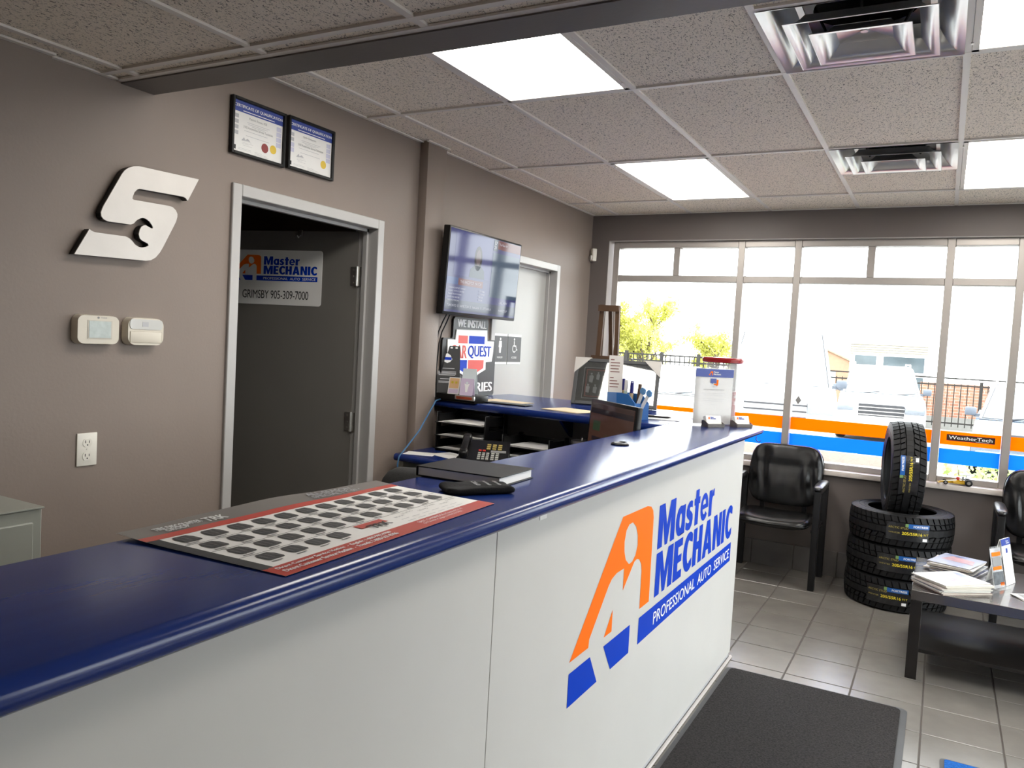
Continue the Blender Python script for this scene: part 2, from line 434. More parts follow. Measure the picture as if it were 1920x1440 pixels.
for i in range(len(xs) - 1):
    for j in range(len(ys) - 1):
        if xs[i + 1] - xs[i] < .03: continue
        if (i - 1, j) in LIGHTS or (i - 1 + 0, j) in LIGHTS: continue
        a, b, c, d = xs[i], xs[i + 1], ys[j], ys[j + 1]
        k = (i - 1, j)
        if k in DIFF:
            u, v = DIFF[k]
            if u - c > .1: ctile(a, b, c, u, H)
            if d - v > .1: ctile(a, b, v, d, H)
            continue
        ctile(a, b, c, d, H)
# near, lower ceiling
XN = [.125 + .61 * k for k in range(0, 9)]; YNB = [1.766 - 1.22 * k for k in range(0, 4)]
for x in XN: box('grid_bar', M_tbar, ce, x - .012, x + .012, YN, 1.84, HN - .002, HN + .012)
for y in YNB: box('grid_bar', M_tbar, ce, 0, XR, y - .012, y + .012, HN - .0025, HN + .012)
wa = new(); rbox(wa, 0.0, XR, 1.822, 1.846, HN - .003, HN + .004); rbox(wa, 0.0, .02, 1.583, 1.83, HN - .003, HN + .004); rbox(wa, .022, .045, YN, 1.583, HN - .003, HN + .004)
finish('wall_angle', wa, M_tbar, ce)
xn = [0.0] + XN + [XR]; yn = [YN] + YNB[::-1] + [1.83]
NLIGHT = [(5, 1)]  # unseen panel light behind the camera, added to brighten the room
for i in range(len(xn) - 1):
    for j in range(len(yn) - 1):
        if (i, j) in NLIGHT: continue
        if xn[i + 1] - xn[i] > .03 and yn[j + 1] - yn[j] > .03: ctile(xn[i], xn[i + 1], yn[j], yn[j + 1], HN)
t2 = thing('trim_2', None, None, kind='structure')
bm = new(); rbox(bm, 0, XR, 1.846, 1.982, HN - .008, H + .05)
finish('soffit_beam', bm, M_beam, t2)

# ------------------------------------------------------------------ ceiling lights
M_lens2 = mat('dim_prismatic_lens', (.9, .9, .88), .4, emit=(1, .93, .84), estr=PANEL_LIGHT * .5)  # weaker lens for the added light in the near ceiling
def ceiling_light(x0, y0, x1, y1, z, label, group='fluorescent panel lights', lens=M_lens):
    t = thing('ceiling_light', label, 'ceiling light', ((x0 + x1) / 2, (y0 + y1) / 2, z), group=group)
    a, b = (x1 - x0) / 2 - .013, (y1 - y0) / 2 - .013
    fb = new()
    for s in (-1, 1):
        rbox(fb, s * a - .022 * (s > 0), s * a + .022 * (s < 0), -b, b, -.004, .008, .001, 1)
        rbox(fb, -a, a, s * b - .022 * (s > 0), s * b + .022 * (s < 0), -.004, .008, .001, 1)
    finish('frame', fb, M_tbar, t)
    lb = new(); rbox(lb, -a + .02, a - .02, -b + .02, b - .02, .002, .006)
    finish('lens', lb, lens, t)
    hb = new(); rbox(hb, -a, a, -b, b, .012, .1)
    finish('housing', hb, M_tbar, t)
    for s in (-1, 1):
        for u in (-.85, .85): box('latch', M_steel, t, s * a - .004, s * a + .004, u * b - .008, u * b + .008, -.007, -.003)
    return t
ceiling_light(XB[1], 1.985, XB[2], 3.196, H, 'lit ceiling panel light next to the dropped beam')
ceiling_light(XB[1], 4.416, XB[2], 5.636, H, 'lit ceiling panel light above the back shelf, near the window corner')
ceiling_light(XB[4], 1.985, XB[5], 3.196, H, 'lit ceiling panel light in the top right corner, beside the larger air diffuser')
ceiling_light(XB[4], 4.416, XB[5], 5.636, H, 'lit ceiling panel light at the right edge, beside the smaller-looking far air diffuser')
for (i, j), d in zip(NLIGHT, ('above the customer side of the counter',)):
    ceiling_light(xn[i], yn[j], xn[i + 1], yn[j + 1], HN, 'panel light in the lower near ceiling ' + d, lens=M_lens2)

# ------------------------------------------------------------------ air diffusers
def frustum_ring(bm, h0, z0, h1, z1, n=5, curve=.0):
    """square flared sheet from half-size h0 at z0 to h1 at z1"""
    rings = []
    for k in range(n + 1):
        u = k / n; h = h0 + (h1 - h0) * u; z = z0 + (z1 - z0) * (u + curve * math.sin(PI * u))
        rings.append([bm.verts.new(Vector((sx * h, sy * h, z))) for sx, sy in ((-1, -1), (1, -1), (1, 1), (-1, 1))])
    for a, b in zip(rings, rings[1:]):
        for k in range(4): bm.faces.new((a[k], a[(k + 1) % 4], b[(k + 1) % 4], b[k]))
    return bm
def diffuser(cx, cy, label):
    t = thing('air_diffuser', label, 'air diffuser', (cx, cy, H), group='square ceiling air diffusers')
    bm = new(); frustum_ring(bm, .292, -.004, .21, .075, curve=-.22); frustum_ring(bm, .292, -.004, .297, -.006, 1); frustum_ring(bm, .21, .075, .19, .08, 1)
    finish('outer_pan', bm, M_chrome, t, smooth='auto')
    bm = new(); frustum_ring(bm, .222, -.026, .165, .020, curve=-.28); frustum_ring(bm, .224, -.027, .220, -.023, 1)
    finish('middle_cone', bm, M_chrome, t, smooth='auto')
    bm = new(); frustum_ring(bm, .150, -.040, .085, .004, curve=-.3); frustum_ring(bm, .152, -.041, .148, -.037, 1)
    finish('inner_cone', bm, M_chrome, t, smooth='auto')
    bm = new(); ap = bm.verts.new((0, 0, .016)); c = [bm.verts.new(Vector((sx * .086, sy * .086, .004))) for sx, sy in ((-1, -1), (1, -1), (1, 1), (-1, 1))]
    for k in range(4): bm.faces.new((c[k], c[(k + 1) % 4], ap))
    finish('centre_plate', bm, M_steel, t)
    bm = new(); lathe(bm, [(0, .004), (.012, .004), (.013, .008), (.013, .016)], 16); finish('cap', bm, M_chrome, t, smooth='auto')
    bm = new(); lathe(bm, [(.30, .083), (.165, .083), (.165, .16), (.0, .16)], 32); finish('duct_collar', bm, M_duct, t, smooth='auto')
    for s in (-1, 1):
        finish('bracket', tube(new(), [(s * .12, 0, .018), (s * .17, 0, .12)], .005, 6), M_duct, t); finish('bracket', tube(new(), [(0, s * .12, .018), (0, s * .17, .12)], .005, 6), M_duct, t)
diffuser((XB[3] + XB[4]) / 2, 2.891, 'large-looking square polished air diffuser at the top of the picture')
diffuser((XB[3] + XB[4]) / 2, 4.721, 'farther square polished air diffuser nearer the window')

# ------------------------------------------------------------------ doors
def door_frame(par, y0, y1, zt, w=.05, x1=.014, x0=-.14):
    fb = new()
    rbox(fb, x0, x1, y0, y0 + w, 0, zt, .003, 1); rbox(fb, x0, x1, y1 - w, y1, 0, zt, .003, 1); rbox(fb, x0, x1, y0 + w, y1 - w, zt - w, zt, .003, 1)
    o = finish('door_frame', fb, M_frame, par)
    sb = new()
    rbox(sb, -.075, -.05, y0 + w, y0 + w + .015, 0, zt - w); rbox(sb, -.075, -.05, y1 - w - .015, y1 - w, 0, zt - w); rbox(sb, -.075, -.05, y0 + w, y1 - w, zt - w - .015, zt - w)
    finish('door_stop', sb, M_frame, par)
    return o
d1 = thing('door_1', None, None, kind='structure')
door_frame(d1, D1[0], D1[1], 2.185)
# open leaf, hinged on the far jamb and swung into the dark room
leaf = bpy.data.objects.new('door_leaf', None); COL.objects.link(leaf); leaf.parent = d1
HP = Vector((-.112, 3.322, 0)); TH = R(80)
LR = Vector((math.sin(TH), math.cos(TH), 0))          # towards the hinge
LN = Vector((math.cos(TH), -math.sin(TH), 0))         # face seen from the room
def LP(s, z, d=0): return HP - LR * s + LN * d + Z_ * z
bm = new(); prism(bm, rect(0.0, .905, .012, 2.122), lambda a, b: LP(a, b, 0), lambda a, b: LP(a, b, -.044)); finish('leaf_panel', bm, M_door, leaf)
for z in (1.885, 1.105, .30):
    hb = new(); prism(hb, rect(-.04, .035, z - .05, z + .05), lambda a, b: LP(a, b, .001), lambda a, b: LP(a, b, .004))
    tube(hb, [LP(-.004, z - .052, .008), LP(-.004, z + .052, .008)], .007, 8)
    for q in (-.034, 0, .034): lathe(hb, [(0, .002), (.004, .002), (.005, 0)], 8, Matrix.Translation(LP(.02, z + q, .004)) @ LN.to_track_quat('Z', 'Y').to_matrix().to_4x4())
    finish('hinge', hb, M_steel, leaf)
for s in (.77, .36):
    hk = new(); prism(hk, rect(s - .012, s + .012, 2.095, 2.128), lambda a, b: LP(a, b, .0005), lambda a, b: LP(a, b, .003))
    tube(hk, [LP(s, 2.10, .003), LP(s, 2.085, .02), LP(s, 2.095, .03)], .004, 6); finish('hook', hk, M_steel, leaf)
bm = new(); lathe(bm, [(0, .06), (.02, .06), (.027, .05), (.027, .035), (.012, .028), (.012, .006), (.033, .005), (.033, 0)], 20, Matrix.Translation(LP(.84, 1.0)) @ LN.to_track_quat('Z', 'Y').to_matrix().to_4x4())
finish('door_knob', bm, M_steel, leaf, smooth='auto')

d2 = thing('door_2', None, None, kind='structure')
door_frame(d2, D2[0], D2[1], 2.19)
box('door_leaf', M_door2, d2, -.118, -.076, D2[0] + .052, D2[1] - .052, .01, 2.136, .002, 1)
bm = new(); lathe(bm, [(0, .06), (.02, .06), (.027, .05), (.027, .035), (.012, .028), (.012, .006), (.033, .005), (.033, 0)], 20, Matrix.Translation((-.076, 5.44, 1.0)) @ Matrix.Rotation(R(90), 4, 'Y'))
finish('door_knob', bm, M_steel, d2, smooth='auto')

# ------------------------------------------------------------------ windows
def glazing(par, fixed, axis, stops, trans_stops, z0, z1, zt, depth=.10, w=.05):
    """stops: full-height member centres; trans_stops: transom-only members; members and panes as separate parts"""
    def bx(nm, a0, a1, b0, b1, m, off=0., d=depth):
        lo, hi = fixed - d / 2 + off, fixed + d / 2 + off
        if axis == 'y': return box(nm, m, par, a0, a1, lo, hi, b0, b1, .003 if d > .02 else 0, 1)
        return box(nm, m, par, lo, hi, a0, a1, b0, b1, .003 if d > .02 else 0, 1)
    for s in stops: bx('mullion', s - w / 2, s + w / 2, z0, z1, M_alu)
    for s in trans_stops: bx('mullion', s - w / 2, s + w / 2, zt + w / 2, z1 - w, M_alu, 0, depth * .8)
    a, b = stops[0], stops[-1]
    for p, q in zip(stops, stops[1:]):
        bx('head_rail', p + w / 2, q - w / 2, z1 - w, z1, M_alu); bx('bottom_rail', p + w / 2, q - w / 2, z0, z0 + w * .8, M_alu)
        bx('transom_bar', p + w / 2, q - w / 2, zt - w / 2, zt + w / 2, M_alu, 0, depth * .9)
        bx('pane', p + w / 2, q - w / 2, z0 + w * .8, zt - w / 2, M_glass, 0, .006)
        cs = [p] + [t for t in trans_stops if p < t < q] + [q]
        for u, v in zip(cs, cs[1:]): bx('pane', u + w / 2, v - w / 2, zt + w / 2, z1 - w, M_glass, 0, .006)
w1 = thing('window_1', None, None, kind='structure')
WY = 6.285
glazing(w1, WY, 'y', [.205, 1.235, 1.653, 2.656, 3.074, 4.08, 4.495], [.72, 2.155, 3.577], WZ0 + .012, WZ1 - .004, 2.162)
box('window_sill', M_sill, w1, WX0 - .0, WX1, YW - .035, YW + .14, WZ0 - .025, WZ0 + .012, .004, 2)
w2 = thing('window_2', None, None, kind='structure')
glazing(w2, XR + .1, 'x', [2.225, 3.1, 3.95, 4.8, 5.675], [], .12, 2.46, 2.1)

# stickers on the glass
def film(label, name, m, x0, x1, z0, z1, cat='window decal', group=None):
    bm = new(); rbox(bm, x0, x1, WY - .0048, WY - .0036, z0, z1)
    o = finish(name, bm, m); tag(o, label, cat, group); return o
bays = [(.232, 1.208, 'left bay behind the framed picture'), (1.262, 1.627, 'narrow bay beside the counter end'), (1.68, 2.63, 'wide bay behind the black tyres'), (2.683, 3.047, 'narrow bay above the toy race car'), (3.101, 4.05, 'bay at the right edge')]
for k, (a, b, d) in enumerate(bays):
    film('orange vinyl stripe across the %s' % d, 'orange_window_stripe', M_forange, a, b, 1.037, 1.13, group='orange stripes on the window glass')
    film('blue vinyl stripe across the %s' % d, 'blue_window_stripe', M_fblue, a, b, .905, 1.008, group='blue stripes on the window glass')
wt = thing('window_sticker', 'dark brown window sticker with white lettering on the orange stripe', 'sticker', (2.868, WY - .006, 1.066))
box('backing', mat('sticker_brown', (.03, .012, .008), .5, noise=.05), wt, -.145, .145, -.0006, .0006, 0, .045)
for nm, a0, a1, b0, b1 in (('border', -.145, .145, .0, .002), ('border', -.145, .145, .043, .045)): box(nm, M_red, wt, a0, a1, -.001, .0, b0, b1)
text('lettering', 'WeatherTech', wt, M_pwhite, (-.132, -.001, .013), X_, Z_, .262, .023, bold=.03)
text('lettering', 'Automotive', wt, M_pwhite, (.03, -.001, .005), X_, Z_, .08, .005)
bm = new(); prism(bm, [(-.022, 0), (0, -.034), (.022, 0), (0, .034)], lambda a, b: (1.725 + a, WY - .0036, 1.263 + b), lambda a, b: (1.725 + a, WY - .0048, 1.263 + b))
tag(finish('diamond_decal', bm, M_gray), 'small grey diamond decal on the wide window pane', 'decal')

# ------------------------------------------------------------------ reception counter
ZC = 1.215
LA = [(2.036, .682), (2.405, 1.04), (2.646, 1.037), (2.686, 1.029), (2.711, 1.011), (2.721, .984), (2.727, .676), (2.627, .676), (2.624, .812), (2.616, .838), (2.592, .86), (2.566, .867), (2.542, .863), (2.445, .788), (2.444, .862), (2.378, .862), (2.337, .852), (2.312, .836), (2.265, .791), (2.176, .706), (2.174, .682)]
LH = [(2.503, 1.005), (2.539, .984), (2.561, .949), (2.565, .915), (2.549, .884), (2.52, .868), (2.489, .866), (2.454, .888), (2.437, .919), (2.432, .952), (2.444, .988), (2.469, 1.004)]

def _arc(cx, cy, rx, ry, a0, a1, n=10): return [(cx + rx * math.cos(R(a0 + (a1 - a0) * k / n)), cy + ry * math.sin(R(a0 + (a1 - a0) * k / n))) for k in range(n + 1)]
def _key(outer, i, hole): return outer[:i + 1] + hole + [hole[0]] + outer[i:]
def _ccw(p): return p if sum(a[0] * b[1] - b[0] * a[1] for a, b in zip(p, p[1:] + p[:1])) > 0 else p[::-1]
def _glyphs():
    G = {}
    G['M'] = (.92, [(0, 0), (.24, 0), (.24, .60), (.39, 0), (.53, 0), (.68, .60), (.68, 0), (.92, 0), (.92, 1), (.62, 1), (.46, .46), (.30, 1), (0, 1)])
    G['E'] = (.50, [(0, 0), (.5, 0), (.5, .2), (.24, .2), (.24, .41), (.46, .41), (.46, .60), (.24, .60), (.24, .80), (.5, .80), (.5, 1), (0, 1)])
    G['C'] = (.58, _arc(.36, .5, .36, .51, 52, 308, 22) + [(.58, .30)] + _arc(.36, .5, .115, .30, 300, 60, 18) + [(.58, .70)])
    G['H'] = (.62, [(0, 0), (.24, 0), (.24, .40), (.38, .40), (.38, 0), (.62, 0), (.62, 1), (.38, 1), (.38, .61), (.24, .61), (.24, 1), (0, 1)])
    G['A'] = (.72, _key([(.24, 0), (.285, .18), (.435, .18), (.48, 0), (.72, 0), (.48, 1), (.24, 1), (0, 0)], 1, [(.32, .36), (.36, .64), (.40, .36)]))
    G['N'] = (.66, [(0, 0), (.23, 0), (.23, .56), (.42, 0), (.66, 0), (.66, 1), (.43, 1), (.43, .45), (.25, 1), (0, 1)])
    G['I'] = (.24, [(0, 0), (.24, 0), (.24, 1), (0, 1)])
    G['a'] = (.56, _key(_arc(.27, .36, .27, .375, 72, 288, 18) + [(.34, .03), (.34, 0), (.56, 0), (.56, .72), (.34, .72), (.34, .69)], 9, _arc(.285, .36, .075, .185, 180, -150, 12)))
    G['s'] = (.45, [(.0, .05), (.0, .24), (.10, .19), (.20, .175), (.235, .20), (.22, .245), (.10, .31), (.02, .40), (.01, .52), (.06, .64), (.17, .72), (.28, .735), (.40, .70), (.40, .53), (.30, .565), (.235, .565), (.21, .53), (.235, .49), (.34, .43), (.43, .35), (.45, .22), (.40, .08), (.28, -.01), (.14, -.01)])
    G['t'] = (.40, [(.08, 0), (.31, 0), (.31, .54), (.40, .54), (.40, .72), (.31, .72), (.31, .93), (.08, .93), (.08, .72), (0, .72), (0, .54), (.08, .54)])
    G['e'] = (.56, _key(_arc(.28, .36, .28, .375, -8, 322, 26) + _arc(.28, .36, .13, .20, 318, 196, 8) + [(.56, .305)], 13, [(.17, .43), (.19, .53), (.28, .585), (.36, .53), (.38, .43)]))
    G['r'] = (.39, [(0, 0), (.23, 0), (.23, .40), (.26, .49), (.32, .53), (.39, .52), (.39, .735), (.33, .725), (.27, .68), (.23, .60), (.23, .72), (0, .72)])
    return G
GLYPH = _glyphs()
def heavy_text(name, word, par, m, org, right, up, w, h, lift, world):
    tot = sum(GLYPH[c][0] for c in word) + .06 * (len(word) - 1); x = 0.
    for c in word:
        gw, pts = GLYPH[c]; bm = new()
        plate(bm, [((x + a) / tot * w, b * h) for a, b in pts], org, right, up, lift); finish(name, bm, m, par, world, recalc=False); x += gw + .06
def logo(par, org, right, up, s, world=False, lift=.0008, blue=None, orange=None, white=None):
    """the company emblem: s = metres per unit of the counter-size artwork"""
    blue = blue or M_blue; orange = orange or M_orange; white = white or M_pwhite
    q = lambda pts: [((a - 2.036) * s, (b - .546) * s) for a, b in pts]
    outer = LA; k = 2
    hole = LH[::-1]                                     # keyhole polygon: outline, slit, oval head, slit back
    hole = hole[-1:] + hole[:-1]
    poly = outer[:k + 1] + [hole[0]] + hole[1:] + [hole[0]] + [outer[k]] + outer[k + 1:]
    bm = plate(new(), q(poly), org, right, up, lift); finish('emblem_arch', bm, orange, par, world, recalc=False)
    bm = plate(new(), q([(2.362, .746), (2.363, .675), (2.297, .675)]), org, right, up, lift); finish('emblem_wedge', bm, orange, par, world, recalc=False)
    for pts in ([(2.191, .648), (2.258, .548), (2.037, .548), (2.037, .648)], [(2.537, .646), (2.539, .548), (2.371, .548), (2.298, .646)], [(2.628, .643), (3.992, .643), (3.992, .548), (2.628, .548)]):
        bm = plate(new(), q(pts), org, right, up, lift); finish('emblem_bar', bm, blue, par, world, recalc=False)
    at = lambda a, b: Vector(org) + Vector(right) * ((a - 2.036) * s) + Vector(up) * ((b - .546) * s)
    heavy_text('lettering', 'Master', par, blue, at(2.786, .853), right, up, .80 * s, .163 * s, lift, world)
    heavy_text('lettering', 'MECHANIC', par, blue, at(2.786, .674), right, up, 1.19 * s, .163 * s, lift, world)
    text('lettering', 'PROFESSIONAL  AUTO  SERVICE', par, white, at(2.79, .571), right, up, 1.165 * s, .047 * s, bold=.012, lift=lift + .0006, world=world)
ct = thing('reception_counter', 'long reception counter with navy blue top and white logo panels', 'counter', (1.64, 2.0, 0))
FX = 1.80; CY0 = -1.6; CY1 = 4.15
seams = [CY0, -.35, 1.575, CY1]
for a, b in zip(seams, seams[1:]):
    bm = new(); rbox(bm, FX - .02, FX, a + .0012, b - .0012, .03, ZC - .035, .001, 1)
    pn = finish('front_panel', bm, M_white, ct, world=True)
    if b == CY1:
        pn['label'] = 'white front panel carrying the orange and blue company emblem'
        logo(pn, (FX, 2.036, .546), Y_, Z_, 1.0, world=True)
        bm = new(); rbox(bm, FX - .0, FX + .002, 1.79, 1.83, 1.135, 1.15, .0006, 1); st = finish('paper_tab', bm, M_paper, pn, world=True)
box('end_panel', M_white, ct, 1.52, FX - .021, CY1 - .02, CY1, .03, ZC - .035, .001, 1, world=True)
box('back_panel', M_white, ct, 1.52, 1.54, CY0, CY1 - .021, .03, ZC - .035, world=True)
box('plinth', M_lgray, ct, 1.56, FX - .004, CY0, CY1 - .01, 0, .03, world=True)
bm = new(); tube(bm, [(FX + .006, CY0, .006), (FX + .006, CY1, .006)], .008, 6); finish('base_bead', bm, M_reveal, ct, world=True)
# top: flat slab with a bullnose front and end edge
TX0, TX1, TY1, th = 1.478, 1.872, 4.245, .042
prof = [(TX0, ZC - th), (TX0, ZC - .004), (TX0 + .004, ZC)]
for k in range(0, 9):
    a = PI / 2 - PI * k / 8; prof.append((TX1 - th / 2 + th / 2 * math.cos(a), ZC - th / 2 + th / 2 * math.sin(a)))
bm = new(); prism(bm, prof, lambda a, b: (a, CY0, b), lambda a, b: (a, TY1, b))
ctop = finish('counter_top', bm, M_navy, ct, world=True, smooth='auto')
bm = new(); tube(bm, [(TX0 + .01, TY1, ZC - th / 2), (TX1 - th / 2, TY1, ZC - th / 2)], th / 2, 12); finish('end_nosing', bm, M_navy, ctop, world=False, smooth='auto').location = Vector((0, 0, 0)) - world_loc(ct)
bm = new(); lathe(bm, [(.012, .0), (.034, .0), (.036, .004), (.030, .008), (.02, .009), (.012, .005)], 24, Matrix.Translation((1.612, 2.838, ZC)), closed=True); rbox(bm, 1.60, 1.625, 2.86, 2.875, ZC + .006, ZC + .011)
finish('cable_grommet', bm, M_black, ct, world=True, smooth='auto')
bm = new(); tube(bm, [(1.862, 4.12, ZC - th - .001), (1.862, 4.12, ZC - th - .018), (1.868, 4.125, ZC - th - .028), (1.876, 4.132, ZC - th - .03), (1.882, 4.138, ZC - th - .022)], .0022, 6); finish('bag_hook', bm, M_blackm, ct, world=True, smooth=True)

# ------------------------------------------------------------------ back desk and shelf behind the counter
bd = thing('back_desk', 'navy blue work desk with grey back panel between left wall and counter', 'desk', (.75, 3.9, 0))
ZD = .935
sl = -.11                                               # the run stands slightly askew to the wall
def fy(x, y): return y + sl * x
def slab(name, par, x0, x1, y0, y1, z0, z1, m):
    t2_ = z1 - z0; pr = [(y1, z0), (y1, z1)]
    for k in range(0, 7):
        a = PI / 2 + PI * k / 6; pr.append((y0 + t2_ / 2 + t2_ / 2 * math.cos(a), (z0 + z1) / 2 + t2_ / 2 * math.sin(a)))
    b = new(); prism(b, pr, lambda a, c: (x0, fy(x0, a), c), lambda a, c: (x1, fy(x1, a), c)); return finish(name, b, m, par, world=True, smooth='auto')
slab('desk_top', bd, .058, 1.47, 3.50, 4.28, ZD - .04, ZD, M_navy)
bm = new(); prism(bm, [(0.004, fy(0, 4.29)), (1.47, fy(1.47, 4.29)), (1.47, fy(1.47, 4.34)), (0.004, fy(0, 4.34))], lambda a, b: (a, b, 0), lambda a, b: (a, b, ZC - .042)); finish('back_panel', bm, mat('grey_panel', (.19, .18, .165), .5, noise=.04), bd, world=True)
box('side_panel', M_cab, bd, .06, .085, 3.55, 4.2, 0, ZD - .041, world=True)
bm = new(); rbox(bm, .50, 1.44, 3.66, 4.05, .02, ZD - .041, .004, 1); finish('drawer_unit', bm, M_cab, bd, world=True)
for x in (.30, .80, 1.25):
    bm = new(); yy = fy(x, 4.289); prism(bm, [(yy, ZC - .043), (yy - .18, ZC - .043), (yy - .17, ZC - .06), (yy - .02, ZC - .16), (yy, ZC - .17)], lambda a, b: (x - .008, a, b), lambda a, b: (x + .008, a, b)); finish('bracket', bm, M_navy, bd, world=True)
bs = thing('back_shelf', 'raised navy blue shelf running from the left wall behind the desk', 'shelf', (.75, 4.15, ZC - .042))
slab('shelf_board', bs, .004, 1.474, 3.925, 4.88, ZC - .042, ZC, M_navy)

# ------------------------------------------------------------------ things on the left wall
EM = [(2.168, 2.155), (2.119, 2.062), (2.11, 2.071), (2.1, 2.074), (2.088, 2.074), (1.909, 2.068), (1.898, 2.063), (1.888, 2.052), (1.882, 2.037), (1.88, 2.027), (1.886, 2.024), (2.035, 2.028), (2.052, 2.026), (2.066, 2.017), (2.074, 2.004), (2.074, 1.992), (2.069, 1.974), (2.058, 1.952), (2.015, 1.869), (2.002, 1.847), (1.984, 1.826), (1.965, 1.814), (1.943, 1.809), (1.667, 1.8), (1.719, 1.893), (1.727, 1.888), (1.739, 1.885), (1.75, 1.885), (1.857, 1.887), (1.872, 1.883), (1.885, 1.874), (1.897, 1.862), (1.913, 1.856), (1.928, 1.856), (1.944, 1.861), (1.953, 1.867), (1.95, 1.873), (1.924, 1.882), (1.915, 1.889), (1.911, 1.903), (1.914, 1.919), (1.921, 1.932), (1.93, 1.938), (1.938, 1.94), (1.962, 1.932), (1.969, 1.933), (1.967, 1.941), (1.953, 1.956), (1.937, 1.964), (1.925, 1.965), (1.912, 1.96), (1.9, 1.952), (1.889, 1.939), (1.877, 1.933), (1.788, 1.93), (1.771, 1.935), (1.762, 1.944), (1.76, 1.957), (1.764, 1.97), (1.769, 1.982), (1.835, 2.105), (1.846, 2.121), (1.861, 2.134), (1.882, 2.144), (1.903, 2.149)]
em = thing('metal_emblem', 'brushed metal S shaped wall emblem with a wrench cut-out', 'wall sign', (.002, 1.9, 1.8))
bm = new(); prism(bm, EM, lambda a, b: (.004, a, b), lambda a, b: (.030, a, b)); finish('black_core', bm, M_black, em, world=True)
bm = new(); prism(bm, EM, lambda a, b: (.0302, a, b), lambda a, b: (.035, a, b)); finish('metal_face', bm, M_alumface, em, world=True)

def bulge_panel(bm, y0, y1, z0, z1, x0, x1, r, bow=0.):
    poly = rrect(y0, y1, z0, z1, r, 5); cy = (y0 + y1) / 2
    def off(a, b):                                      # bowed short sides
        u = (b - z0) / (z1 - z0) * 2 - 1
        return a + math.copysign(bow * (1 - u * u), a - cy)
    poly2 = []
    for (a, b) in poly: poly2.append((off(a, b), b))
    prism(bm, poly2, lambda a, b: (x0, a, b), lambda a, b: (x1, cy + (a - cy) * .96, (z0 + z1) / 2 + (b - (z0 + z1) / 2) * .95))
    return bm
tm = thing('thermostat', 'cream thermostat with a square grey-blue display', 'thermostat', (0, 1.76, 1.49))
finish('body', bulge_panel(new(), 1.687, 1.842, 1.492, 1.597, .001, .034, .02, .006), M_cream, tm, world=True, smooth='auto')
box('screen_bezel', mat('cream_dark', (.5, .46, .39), .5, noise=.02), tm, .034, .0352, 1.722, 1.815, 1.512, 1.578, world=True)
box('display', mat('lcd_grey', (.42, .47, .45), .25, noise=.12, nscale=60), tm, .0352, .0362, 1.727, 1.81, 1.516, 1.575, world=True)
bm = new(); lathe(bm, [(0, .001), (.004, .001), (.004, 0)], 12, Matrix.Translation((.034, 1.762, 1.5875)) @ Matrix.Rotation(R(90), 4, 'Y')); finish('logo_dot', bm, M_gray, tm, world=True)
text('lettering', 'TRANE', tm, M_gray, (.034, 1.771, 1.585), Y_, Z_, h=.005, world=True)
sn = thing('wall_controller', 'rounded cream wall controller beside the thermostat with a glossy window', 'wall controller', (0, 1.95, 1.49))
finish('body', bulge_panel(new(), 1.875, 2.031, 1.492, 1.597, .001, .036, .03), M_cream, sn, world=True, smooth='auto')
bm = new(); prism(bm, rrect(1.884, 2.022, 1.553, 1.59, .012), lambda a, b: (.035, a, b), lambda a, b: (.0385, a, b)); finish('glossy_window', bm, mat('glossy_cream', (.6, .6, .58), .08, noise=.02), sn, world=True)
bm = new(); rbox(bm, .035, .0385, 1.886, 2.02, 1.503, 1.545, .003, 2); finish('flip_cover', bm, M_cream, sn, world=True, smooth='auto')
bm = new(); rbox(bm, .0385, .0392, 1.935, 1.96, 1.563, 1.581); finish('display', bm, M_lgray, sn, world=True)
ol = thing('power_outlet', 'ivory duplex power outlet on the left wall', 'power outlet', (0, 1.75, 1.055))
box('cover_plate', M_ivory, ol, .0, .006, 1.713, 1.789, 1.056, 1.174, .0025, 2, world=True)
for zc in (1.139, 1.091):
    bm = new(); prism(bm, [(1.751 + a, zc + max(-.0145, min(.0145, b))) for a, b in circ(0, 0, .0175, 24)], lambda a, b: (.006, a, b), lambda a, b: (.0078, a, b)); so = finish('socket', bm, M_ivory, ol, world=True)
    bm = new(); rbox(bm, .0078, .0083, 1.742, 1.7445, zc - .001, zc + .009); rbox(bm, .0078, .0083, 1.757, 1.7592, zc - .001, zc + .008); lathe(bm, [(0, .0005), (.0026, .0005), (.0026, 0)], 10, Matrix.Translation((.0078, 1.751, zc - .008)) @ Matrix.Rotation(R(90), 4, 'Y'))
    sl_ = finish('slot', bm, M_ink, so, world=True)
bm = new(); lathe(bm, [(0, .001), (.003, .001), (.003, 0)], 10, Matrix.Translation((.006, 1.751, 1.115)) @ Matrix.Rotation(R(90), 4, 'Y')); finish('screw', bm, M_ivory, ol, world=True)

